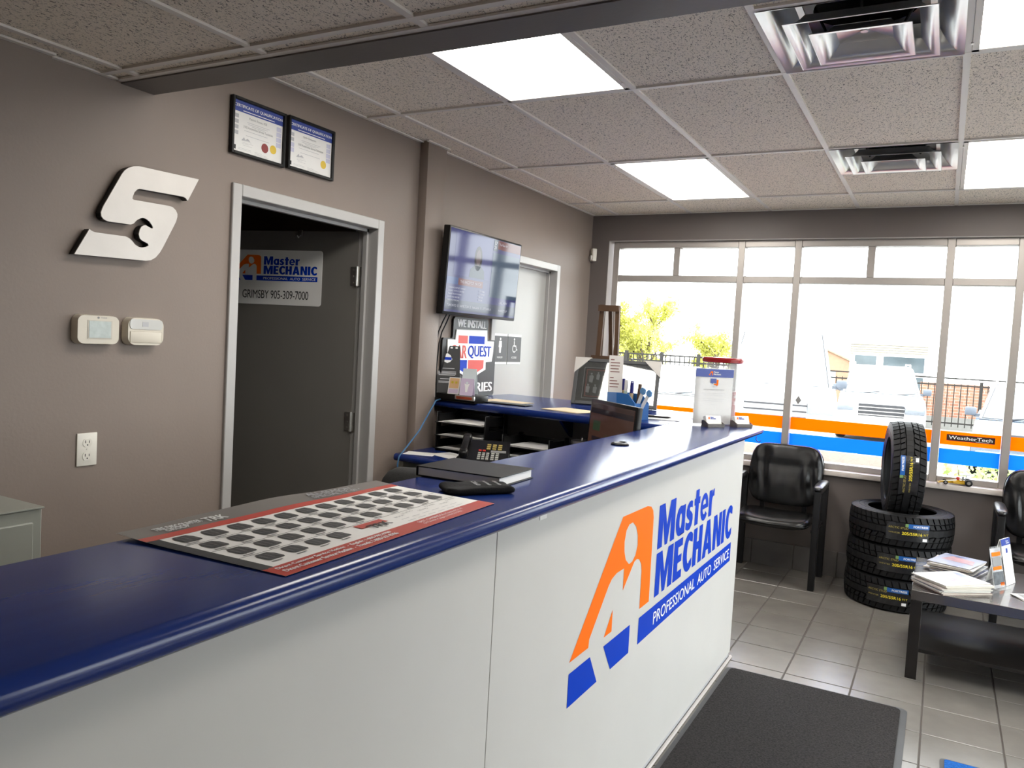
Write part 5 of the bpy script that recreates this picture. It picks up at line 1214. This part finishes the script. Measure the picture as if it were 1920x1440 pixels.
waiting_chair(3.335, 5.905, 'black leather waiting chair at the right edge, right of the tyres')

# ------------------------------------------------------------------ coffee table and reading matter
ctb = thing('coffee_table', 'black-brown rectangular coffee table with a lower shelf', 'table', (3.2, 4.83, 0))
A0, A1, B0, B1, ZT = 2.612, 3.792, 4.435, 5.215, .45
box('table_top', M_tabletop_sheen, ctb, A0, A1, B0, B1, ZT - .05, ZT, .002, 1, world=True)
for x in (A0, A1 - .052):
    for y in (B0, B1 - .052): box('leg', M_tabletop, ctb, x, x + .052, y, y + .052, 0, ZT - .0505, .001, 1, world=True)
box('lower_shelf', M_tabletop, ctb, A0 + .02, A1 - .02, B0 + .02, B1 - .02, .135, .152, .001, 1, world=True)
COVER = [(.55, .50, .48), (.28, .30, .42), (.50, .44, .36), (.60, .58, .55), (.34, .20, .18), (.45, .47, .5)]
def magazine(x, y, z, rz, w_, d_, th_, m_i, label, group, top=False):
    t = thing('magazine', label, 'magazine', (x, y, z), rz=rz, group=group)
    box('pages', mat('magazine_pages', (.66, .62, .53), .7, noise=.08, nscale=200, stretch=(.02, .02, 3)), t, -w_ / 2 + .002, w_ / 2 - .002, -d_ / 2 + .002, d_ / 2 - .002, .0006, th_ - .0006)
    bm = new(); rbox(bm, -w_ / 2, w_ / 2, -d_ / 2, d_ / 2, 0, .0006); rbox(bm, -w_ / 2, w_ / 2, -d_ / 2, d_ / 2, th_ - .0006, th_); rbox(bm, -w_ / 2 - .0006, -w_ / 2, -d_ / 2, d_ / 2, 0, th_)
    c_ = finish('cover', bm, mat('magazine_cover_%d' % m_i, COVER[m_i], .25, noise=.12, nscale=10), t)
    if top:
        for pts, m in (([(-.08, -.02), (.09, -.04), (.07, .06), (-.05, .09)], mat('cover_photo_a', (.42, .20, .20), .25, noise=.5, nscale=18)), ([(-.09, .1), (-.01, .08), (.02, .125), (-.08, .13)], mat('cover_photo_b', (.16, .2, .38), .25, noise=.5, nscale=18))):
            finish('cover_print', plate(new(), pts, (0, 0, th_), X_, Y_), m, c_, recalc=False)
random.seed(11)
ORD = ('lowest', 'second lowest', 'third lowest', 'fourth lowest', 'fourth from the top', 'third from the top', 'second from the top')
z = ZT + .0005
for k in range(8):
    th_ = random.uniform(.005, .0075); last = k == 7
    magazine(2.79 + random.uniform(-.01, .01), 4.60 + random.uniform(-.01, .01), z, R(40 + random.uniform(-4, 4) - 90 + (6 if last else 0)), .22, .285, th_, 3 if last else random.randrange(6), 'top magazine of the front stack on the coffee table' if last else '%s magazine in the front stack on the coffee table' % ORD[k], 'magazines in the front stack', last); z += th_ + .0004
z = ZT + .0005
for k in range(8):
    th_ = random.uniform(.005, .0075); last = k == 7
    magazine(2.815 + random.uniform(-.015, .015), 5.05 + random.uniform(-.02, .02), z, R(-14 + random.uniform(-8, 8)), .215, .285, th_, 1 if last else random.randrange(6), 'top magazine of the rear stack on the coffee table' if last else '%s magazine in the rear stack on the coffee table' % ORD[k], 'magazines in the rear stack', last); z += th_ + .0004
lf, lw = upright('leaflet_holder', 'clear leaflet holder with an orange and grey leaflet on the table', 'leaflet holder', (2.985, 4.74, ZT), (3.03, 4.815, ZT), .22)
Ml = Matrix.Rotation(R(-12), 4, 'X')
bm = new(); rbox(bm, -.052, .052, -.004, -.002, .002, .215, 0, 1, Ml); rbox(bm, -.052, .052, -.03, .04, 0, .003); rbox(bm, -.052, .052, -.03, -.028, 0, .03); finish('acrylic_stand', bm, M_acryl, lf)
bm = new(); rbox(bm, -.048, .048, -.002, 0, .004, .205, 0, 1, Ml); l_ = finish('leaflet', bm, M_lgray, lf)
for pts, m in ((rect(-.04, .04, .165, .185), M_orange), (rect(-.04, .04, .115, .16), M_gray), (rect(-.04, .04, .095, .112), M_orange), (rect(-.045, .045, .02, .085), mat('leaflet_photo', (.08, .09, .10), .4, noise=.5, nscale=40)), (rect(.01, .045, .012, .03), M_orange)): finish('print_patch', plate(new(), pts, Ml @ Vector((0, -.002, 0)), X_, Ml.to_3x3() @ Z_, .0026), m, l_, recalc=False)
tn, tw_ = upright('tent_notice', 'white folded tent notice with a blue header on the table', 'tent notice', (3.042, 4.85, ZT), (3.09, 4.965, ZT), .235)
for s in (-1, 1):
    Mt = Matrix.Translation((0, s * .05 + .05, 0)) @ Matrix.Rotation(R(11.5) * s, 4, 'X')
    bm = new(); rbox(bm, -.06, .06, -.001, .001, .001, .24, 0, 1, Mt); l_ = finish('front_leaf' if s < 0 else 'rear_leaf', bm, M_paper, tn)
    if s < 0:
        o_, u_ = Mt @ Vector((0, -.001, 0)), Mt.to_3x3() @ Z_
        finish('header_band', plate(new(), rect(-.06, .06, .205, .24), o_, X_, u_), M_cblue, l_, recalc=False)
        text('lettering', 'Master', l_, M_pwhite, o_ + u_ * .223, X_, u_, .03, .007, .03, .0015); text('lettering', 'Mechanic', l_, M_pwhite, o_ + u_ * .213, X_, u_, .04, .007, .03, .0015)
        finish('print_patch', plate(new(), rect(-.012, .012, .165, .19), o_, X_, u_), M_cblue, l_, recalc=False)
        bm = new(); [plate(bm, rect(-.04, .04, zz, zz + .003), o_, X_, u_) for zz in (.14, .125, .11, .085, .07)]; finish('print_lines', bm, M_lgray, l_, recalc=False)
t = thing('pamphlet', 'open pamphlets lying at the right edge of the table', 'pamphlet', (3.17, 4.68, ZT + .0005), rz=R(25))
for k in range(2):
    bm = new(); rbox(bm, -.1, .1, -.07, .07, .001 + k * .004, .003 + k * .004, 0, 1, Matrix.Rotation(R(8 * k), 4, 'Z')); l_ = finish('leaf', bm, M_paper, t)
    finish('print_patch', plate(new(), rect(-.08, -.01, -.05, .05), (0, 0, .003 + k * .004), X_, Y_), M_gray, l_, recalc=False)

# ------------------------------------------------------------------ mats
dm = thing('entrance_mat', 'charcoal entrance mat with a rubber rim along the counter', 'floor mat', (2.23, 3.0, 0))
MX0, MX1, MY0, MY1 = 1.822, 2.642, 2.1, 4.015
bm = new(); prism(bm, rrect(MX0, MX1, MY0, MY1, .035, 5), lambda a, b: (a, b, 0.0005), lambda a, b: (a, b, .004)); finish('rubber_rim', bm, M_matrub, dm, world=True)
bm = new(); prism(bm, rrect(MX0 + .022, MX1 - .028, MY0 + .028, MY1 - .02, .03, 5), lambda a, b: (a, b, .004), lambda a, b: (a, b, .010)); finish('pile', bm, M_matpile, dm, world=True)
b2 = thing('blue_mat', 'blue logo mat with a dark rim at the lower right corner', 'floor mat', (3.2, 3.2, 0))
bm = new(); prism(bm, rrect(2.774, 3.70, 2.7, 3.605, .02, 4), lambda a, b: (a, b, .0005), lambda a, b: (a, b, .004)); finish('rubber_rim', bm, M_matrub, b2, world=True)
bm = new(); prism(bm, rrect(2.79, 3.685, 2.715, 3.59, .01, 3), lambda a, b: (a, b, .004), lambda a, b: (a, b, .009)); pl_ = finish('pile', bm, M_bluemat, b2, world=True)
bm = new(); plate(bm, rect(2.88, 3.05, 3.28, 3.545), (0, 0, .009), X_, Y_); finish('dark_motif', bm, M_ink, pl_, world=True, recalc=False)

# ------------------------------------------------------------------ toy race car on the sill
tc_ = thing('toy_race_car', 'yellow toy race car with a grey rear wing on the window sill', 'toy car', (2.80, 6.175, WZ0 + .0125), rz=R(6))
bm = new(); prism(bm, [(-.105, .012), (-.06, .010), (.06, .010), (.06, .034), (.02, .036), (-.03, .028), (-.10, .018)], lambda a, b: (a, -.012 if a > -.08 else -.006, b), lambda a, b: (a, .012 if a > -.08 else .006, b)); finish('body', bm, mat('toy_yellow', (.62, .38, .03), .3, noise=.08), tc_)
bm = new(); rbox(bm, -.02, .055, -.03, .03, .010, .024, .004, 2); finish('side_pod', bm, MAT['toy_yellow'], tc_, smooth='auto')
box('front_wing', MAT['toy_yellow'], tc_, -.112, -.095, -.035, .035, .008, .011)
bm = new(); pillow(bm, .0, .022, -.01, .01, .034, .056, 8, 8); finish('driver_helmet', bm, M_red, tc_, smooth=True)
bm = new(); rbox(bm, .035, .045, -.008, .008, .03, .06); rbox(bm, .03, .085, -.036, .036, .066, .069, 0, 1, Matrix.Translation((0, 0, .0)) @ Matrix.Rotation(R(-8), 4, 'Y')); rbox(bm, .055, .06, -.002, .002, .03, .066); finish('rear_wing', bm, mat('toy_grey', (.3, .3, .31), .4, noise=.05), tc_)
for sx, rr, ww in ((-.065, .014, .012), (.072, .023, .022)):
    for sy in (-1, 1):
        bm = new(); lathe(bm, [(0, -ww / 2), (rr * .8, -ww / 2), (rr, -ww / 2 + .003), (rr, ww / 2 - .003), (rr * .8, ww / 2), (0, ww / 2)], 18, Matrix.Translation((sx, sy * .033, rr)) @ Matrix.Rotation(R(90), 4, 'X')); w_ = finish('wheel', bm, M_rubber, tc_, smooth='auto')
        bm = new(); lathe(bm, [(0, -ww / 2 - .0005), (rr * .5, -ww / 2 - .0005), (rr * .5, ww / 2 + .0005), (0, ww / 2 + .0005)], 14, Matrix.Translation((sx, sy * .033, rr)) @ Matrix.Rotation(R(90), 4, 'X')); finish('hub', bm, M_steel, w_, smooth='auto')

# ------------------------------------------------------------------ outdoors
GZ = -.25
gr = thing('parking_ground', None, None, kind='structure'); gr['label'] = 'pale asphalt parking lot outside the window'
box('asphalt', mat('asphalt', (.22, .215, .21), .9, noise=.12, nscale=3, bump=.3, bscale=60), gr, -70, 70, -15, 90, GZ - .2, GZ)
for k in range(9): box('parking_line', mat('line_paint', (.75, .75, .72), .7, noise=.05), gr, -9.6 + k * 2.7, -9.5 + k * 2.7, 12.5, 17.8, GZ, GZ + .004)
M_carglass = mat('car_glass', (.34, .39, .41), .06, spec=.8, noise=.2, nscale=3)  # pale base colour stands in for bright sky reflected in the glass
M_wpaint = mat('white_car_paint', (.78, .78, .78), .22, coat=.6, noise=.02)
M_mirror = mat('mirror_shell_grey', (.09, .105, .13), .4, noise=.05)
M_spaint = mat('silver_blue_car_paint', (.17, .21, .27), .22, metal=.4, coat=.6, noise=.03)
M_carblack = mat('car_trim', (.04, .04, .045), .5, noise=.1)
M_lamp = mat('headlamp', (.22, .24, .27), .1, spec=.8, noise=.1, nscale=30)
def car(name, label, x, y, rz, w, l, h, paint, kind):
    t = thing(name, label, 'car' if kind != 'van' else 'van', (x, y, GZ), rz=rz, group='cars parked outside the window')
    belt = {'suv': .62, 'sedan': .63, 'van': .55}[kind] * h; hood = {'suv': .60, 'sedan': .58, 'van': .56}[kind] * h
    hl = {'suv': .24, 'sedan': .25, 'van': .17}[kind] * l; ws = {'suv': .14, 'sedan': .17, 'van': .13}[kind] * l; rr_ = {'suv': .93, 'sedan': .80, 'van': .98}[kind] * l; re = {'suv': .98, 'sedan': .93, 'van': .995}[kind] * l
    side = [(.02 * l, .2), (0, .30), (0, hood * .72), (.02 * l, hood * .86), (.07 * l, hood * .95), (hl, hood), (hl + .02 * l, belt), (re, belt), (l, belt * .8), (l, .3), (.98 * l, .2)]
    bm = new(); secs = []
    for xx, sc in ((-.5, .90), (-.49, .985), (-.42, 1.0), (.42, 1.0), (.49, .985), (.5, .90)):
        secs.append([bm.verts.new((xx * w, l / 2 + (a - l / 2) * (1 if abs(xx) < .45 else .985), .2 + (b - .2) * (sc if b > .35 else 1) if abs(xx) > .43 else b)) for a, b in side])
    nn = len(side)
    for p, q in zip(secs, secs[1:]):
        for i in range(nn): bm.faces.new((p[i], p[(i + 1) % nn], q[(i + 1) % nn], q[i]))
    bm.faces.new(secs[0][::-1]); bm.faces.new(secs[-1]); finish('body', bm, paint, t, smooth='auto')
    bx = [(-.46 * w, hl), (.46 * w, hl), (.46 * w, re), (-.46 * w, re)]; tx = [(-.37 * w, hl + ws), (.37 * w, hl + ws), (.39 * w, rr_ - .04 * l), (-.39 * w, rr_ - .04 * l)]
    bm = new(); lo = [bm.verts.new((a, b, belt - .02)) for a, b in bx]; mi = [bm.verts.new((a, b, h - .05)) for a, b in tx]; hi = [bm.verts.new((a * .9, b + (.05 * l if i < 2 else -.04 * l), h)) for i, (a, b) in enumerate(tx)]
    for p, q in ((lo, mi), (mi, hi)):
        for k in range(4): bm.faces.new((p[k], p[(k + 1) % 4], q[(k + 1) % 4], q[k]))
    bm.faces.new(hi); finish('cabin', bm, paint, t, smooth='auto')
    def panel(nm, c4, m, ins=.06, lift=.012):
        c4 = [Vector(c) for c in c4]; cen = sum(c4, Vector()) / 4; n_ = (c4[1] - c4[0]).cross(c4[3] - c4[0]).normalized(); n_ = n_ if n_.dot(cen - Vector((0, l / 2, h / 2))) > 0 else -n_
        c5 = [c + (cen - c) * ins for c in c4]; bm = new(); a_ = [bm.verts.new(c - n_ * .01) for c in c5]; b_ = [bm.verts.new(c + n_ * lift) for c in c5]; bm.faces.new(b_)
        for i in range(4): bm.faces.new((a_[i], a_[(i + 1) % 4], b_[(i + 1) % 4], b_[i]))
        return finish(nm, bm, m, t)
    L3 = [Vector((a, b, belt - .02)) for a, b in bx]; M3 = [Vector((a, b, h - .05)) for a, b in tx]
    panel('windscreen_seal', (L3[0], L3[1], M3[1], M3[0]), M_carblack, .045, .006)
    wsn = panel('windscreen', (L3[0], L3[1], M3[1], M3[0]), M_carglass, .07)
    for s, (i, j) in ((1, (1, 2)), (-1, (3, 0))):
        a_, b_, c_, d_ = L3[i], L3[j], M3[j], M3[i]; m1, m2 = a_.lerp(b_, .5), d_.lerp(c_, .5); panel('window_seal', (a_, b_, c_, d_), M_carblack, .06, .006); panel('side_window', (a_, m1, m2, d_), M_carglass, .09); panel('side_window', (m1, b_, c_, m2), M_carglass, .09)
    for k, xx in enumerate((-.22, .2)):
        bm = new(); tube(bm, [Vector((xx * w, hl - .01, belt + .0)), Vector((xx * w + .2 * w, hl + .05, belt + .05))], .012, 6); finish('wiper', bm, M_carblack, t)
    for s in (-1, 1):
        bm = new(); rbox(bm, s * .40 * w - .14 * w, s * .40 * w + .085 * w, -.02, .10, hood * .66, hood * .82, .03, 2); finish('headlight', bm, M_lamp, t, smooth='auto')
        bm = new(); rbox(bm, s * .54 * w - .09, s * .54 * w + .09, hl + .10, hl + .2, belt + .02, belt + .17, .03, 2); rbox(bm, s * .48 * w - .06, s * .48 * w + .06, hl + .14, hl + .18, belt + .0, belt + .06); finish('wing_mirror', bm, M_mirror, t, smooth='auto')
        for yy in (.19 * l, .80 * l):
            r_ = .33; bm = new(); lathe(bm, [(0, -.1), (r_ * .6, -.1), (r_ * .9, -.11), (r_, -.08), (r_, .08), (r_ * .9, .11), (r_ * .6, .1), (0, .1)], 24, Matrix.Translation((s * (.5 * w - .09), yy, r_)) @ Matrix.Rotation(R(90), 4, 'Y')); wh = finish('wheel', bm, M_rubber, t, smooth='auto')
            bm = new(); lathe(bm, [(0, -.115), (.18, -.113), (.2, -.1), (.2, .1), (.18, .113), (0, .115)], 20, Matrix.Translation((s * (.5 * w - .09), yy, r_)) @ Matrix.Rotation(R(90), 4, 'Y')); finish('hub', bm, M_steel, wh, smooth='auto')
    bm = new(); rbox(bm, -.26 * w, .26 * w, -.025, .03, hood * .58, hood * .84, .01, 1); gr_ = finish('grille', bm, M_carblack if kind == 'suv' else mat('pale_grille', (.40, .41, .42), .5, noise=.05), t)
    for k in range(3): box('grille_bar', M_steel if kind != 'van' else M_carblack, gr_, -.26 * w, .26 * w, -.035, -.024, hood * (.60 + .08 * k), hood * (.62 + .08 * k))
    bm = new(); rbox(bm, -.47 * w, .47 * w, -.06, .12, .28, hood * .52, .04, 2); finish('bumper', bm, paint, t, smooth='auto')
    box('number_plate', M_paper, t, -.15, .15, -.066, -.058, .36, .46)
    if kind == 'suv':
        for s in (-1, 1):
            bm = new(); tube(bm, [(s * .34 * w, hl + ws + .12, h + .0), (s * .34 * w, hl + ws + .22, h + .05), (s * .34 * w, rr_ - .4, h + .05), (s * .34 * w, rr_ - .3, h)], .02, 6); finish('roof_rail', bm, M_steel, t, smooth=True)
    return t
car('parked_suv', 'white sport utility vehicle facing the wide window bay', 1.50, 19.6, R(5), 1.82, 4.6, 1.74, M_wpaint, 'suv')
car('delivery_van', 'tall white van seen left of the middle mullion', .15, 14.2, R(8), 2.0, 5.2, 2.35, M_wpaint, 'van')
car('parked_sedan', 'white sedan with a clear windscreen in front of the tree', -2.45, 15.2, R(10), 1.8, 4.6, 1.48, M_wpaint, 'sedan')
car('parked_hatchback', 'pale blue car at the right behind the narrow window bay', 4.05, 15.0, R(-3), 1.8, 4.3, 1.55, M_spaint, 'suv')

# fences, wall, buildings
def fence(label, x0, x1, y, top, bot, rails, post_gap, gap):
    t = thing('iron_fence', label, 'fence', ((x0 + x1) / 2, y, GZ), group='iron fences behind the parked cars')
    m_ = mat('fence_iron', (.03, .028, .026), .7, spec=.1, noise=.1); X0 = (x0 + x1) / 2
    for z in rails: box('rail', m_, t, x0 - X0, x1 - X0, -.02, .02, z - GZ - .02, z - GZ + .02)
    n = int((x1 - x0) / post_gap)
    for k in range(n + 1): box('post', m_, t, x0 - X0 + k * post_gap - .04, x0 - X0 + k * post_gap + .04, -.04, .04, 0, top - GZ + .08)
    bm = new(); k = 0
    while x0 + k * gap < x1:
        rbox(bm, x0 - X0 + k * gap - .012, x0 - X0 + k * gap + .012, -.012, .012, bot - GZ, top - GZ); k += 1
    o_ = finish('pickets', bm, m_, t); o_['kind'] = 'stuff'
fence('dark iron fence in front of the yellow-green tree', -10, -1.9, 20.6, 1.44, 0.0, (1.44, 1.28, .1), 1.0, .13)
fence('dark iron fence in front of the brick wall', -1.2, 9.0, 25.0, 1.10, -.1, (1.24, 1.05, .0), 2.4, .16)
bw2 = thing('brick_wall', 'low orange brick wall behind the iron fence', 'wall', (5, 26, GZ), kind='thing')
box('brick_face', brick_mat(), bw2, -2.9, 6, 0, .25, .35, 1.32); box('concrete_kerb', mat('concrete', (.22, .215, .20), .85, noise=.12, nscale=6), bw2, -3.0, 6, -.12, .3, 0, .36)
ob = thing('white_building', 'white building with a beige striped band above grey windows', 'building', (1.1, 28, GZ))
box('wall', mat('white_render', (.75, .74, .72), .8, noise=.03), ob, -1.15, 1.1, 0, 8, 0, 2.62)
for k in range(6): box('band_strip', mat('beige_siding', (.25, .225, .18), .7, noise=.05), ob, -1.2, 1.15, -.05 + .006 * k, .02, 2.36 - k * .075 + .004, 2.43 - k * .075, .004, 1)
for a, b in ((-1.0, -.36), (-.15, 1.02)):
    wd = box('window', mat('window_frame_white', (.7, .7, .7), .5, noise=.02), ob, a - .05, b + .05, -.03, .05, 1.50, 2.06); box('pane', mat('grey_blue_glass', (.07, .09, .10), .1, noise=.2, nscale=2), wd, a, b, -.04, -.028, 1.55, 2.02)
    wd = box('window', MAT['window_frame_white'], ob, a - .05, b + .05, -.03, .05, .95, 1.45); box('pane', MAT['grey_blue_glass'], wd, a, b, -.04, -.028, 1.0, 1.40)
hs = thing('peach_house', 'small peach house with a pointed gable beyond the fence', 'house', (-1.35, 33, GZ))
bm = new(); prism(bm, [(-.9, 0), (.9, 0), (.9, 1.75), (0, 2.15), (-.9, 1.75)], lambda a, b: (a, 0, b), lambda a, b: (a, 5, b)); finish('wall', bm, mat('peach_brick', (.34, .20, .13), .85, noise=.1), hs)
for s in (-1, 1):
    bm = new(); prism(bm, [(0, 2.16), (s * 1.0, 1.72), (s * 1.0, 1.78), (0, 2.22)], lambda a, b: (a, -.1, b), lambda a, b: (a, 5.1, b)); finish('roof', bm, mat('tan_shingle', (.25, .2, .14), .9, noise=.15), hs)
box('window', M_carglass, hs, -.35, .35, -.02, .01, .6, 1.4)
# utility wires beyond
for k, zz in enumerate((2.75, 2.45)):
    bm = new(); tube(bm, [(-6 + 24 * q / 12, 34, zz + .12 * (q / 6 - 1) ** 2 + q * .02) for q in range(13)], .012, 5); tag(finish('utility_wire', bm, M_carblack, smooth=True), ('upper' if k == 0 else 'lower') + ' utility wire against the sky at the right', 'wire', 'utility wires')
# flower bed below the window
pl = thing('brick_planter', 'low red brick planter just outside the window', 'planter', (1.2, 7.5, GZ))
M_rb = mat('red_brick', (.30, .09, .06), .85, noise=.2, nscale=12)
box('base_course', M_rb, pl, -1.3, 1.4, -.45, .6, 0, .74)
br0 = None
for row in range(3):
    for k in range(11):
        x = -1.3 + k * .235 + (.1175 if row % 2 else 0)
        if br0 is None: br0 = finish('brick', rbox(new(), .004, .226, -.05, .05, .003, .072, .003, 1), M_rb, pl, loc=(x, -.4, .74 + row * .0755))
        else: inst(br0, pl, (x, -.4, .74 + row * .0755))
box('soil', mat('mulch', (.16, .07, .05), .95, noise=.4, nscale=30, bump=.8, bscale=40), pl, -1.3, 1.4, -.34, .6, .74, .95)
def shrub(x, y, label, h_, seed):
    t = thing('green_shrub', label, 'shrub', (x, y, GZ)); rnd = random.Random(seed); bm = new()
    for k in range(420):
        a = rnd.uniform(0, 2 * PI); r_ = .38 * math.sqrt(rnd.random()); z = h_ * (.25 + .75 * rnd.random()); p = Vector((r_ * math.cos(a), r_ * math.sin(a), z)); d = Vector((rnd.uniform(-1, 1), rnd.uniform(-1, 1), rnd.uniform(-.2, 1))).normalized(); s_ = d.cross(Vector((rnd.random(), rnd.random(), .3))).normalized() * .02
        bm.faces.new([bm.verts.new(p - d * .04), bm.verts.new(p + s_), bm.verts.new(p + d * .05), bm.verts.new(p - s_)])
    o_ = finish('leaves', bm, M_leafg, t, recalc=False); o_['kind'] = 'stuff'
    bm = new()
    for k in range(6): a = k * 1.05; tube(bm, [(0, 0, 0), (.1 * math.cos(a), .1 * math.sin(a), h_ * .4), (.22 * math.cos(a), .22 * math.sin(a), h_ * .85)], [.012, .009, .004], 5)
    finish('stems', bm, M_bark, t, smooth=True)
def leafmat(name, col):
    m = film_mat(name, col); return m
M_leafg = leafmat('green_leaf', (.36, .48, .16)); M_leafy = leafmat('spring_leaf', (.60, .60, .20)); M_bark = mat('bark', (.10, .075, .06), .9, noise=.2, nscale=12)
shrub(3.45, 7.7, 'green shrub outside at the right edge of the window', 1.05, 5)
shrub(2.98, 9.2, 'green shrub outside behind the toy race car', .95, 6)
# spring tree
def tree(x, y, h_, label, seed, nleaf=5200, spread=2.4):
    t = thing('spring_tree', label, 'tree', (x, y, GZ)); rnd = random.Random(seed); bm = new(); tips = []
    def grow(p, d, L_, r_, depth):
        n = 4; pts = [p]; rs = [r_]
        for k in range(n):
            d = (d + Vector((rnd.uniform(-.22, .22), rnd.uniform(-.22, .22), rnd.uniform(-.08, .12)))).normalized(); p = p + d * L_ / n; pts.append(p); rs.append(r_ * (1 - .4 * (k + 1) / n))
            if depth >= 2: tips.append(p)
        tube(bm, pts, rs, 6 if depth < 2 else 4, cap=False)
        if depth < 4:
            for k in range(3 if depth else 5):
                a = rnd.uniform(0, 2 * PI); e = rnd.uniform(.25, .9); nd = (d * .55 + Vector((math.cos(a), math.sin(a), rnd.uniform(-.15, .6))) * e).normalized(); grow(pts[rnd.randrange(2, 5)], nd, L_ * rnd.uniform(.55, .78), rs[-1] * .75, depth + 1)
    grow(Vector((0, 0, 0)), Vector((0, 0, 1)), h_ * .30, .11, 0); finish('branches', bm, M_bark, t, smooth=True)
    bm = new()
    for k in range(nleaf):
        p = rnd.choice(tips) + Vector((rnd.gauss(0, .09), rnd.gauss(0, .09), rnd.gauss(0, .07))); d = Vector((rnd.uniform(-1, 1), rnd.uniform(-1, 1), rnd.uniform(-1, 1))).normalized(); s_ = d.cross(Vector((rnd.random(), rnd.random(), .3))).normalized() * .028; d = d * .045
        bm.faces.new([bm.verts.new(p - d), bm.verts.new(p + s_), bm.verts.new(p + d), bm.verts.new(p - s_)])
    o_ = finish('leaves', bm, M_leafy, t, recalc=False); o_['kind'] = 'stuff'
tree(-4.7, 22.0, 5.2, 'yellow-green spring tree behind the fence at the left of the window', 21, 9500)
tree(-3.6, 25.0, 4.0, 'low yellow-green spring tree farther back in the left window bay', 8, 7000)
tree(-6.3, 25.5, 3.6, 'bushy yellow-green spring tree at the far left beside the easel', 33, 7000)
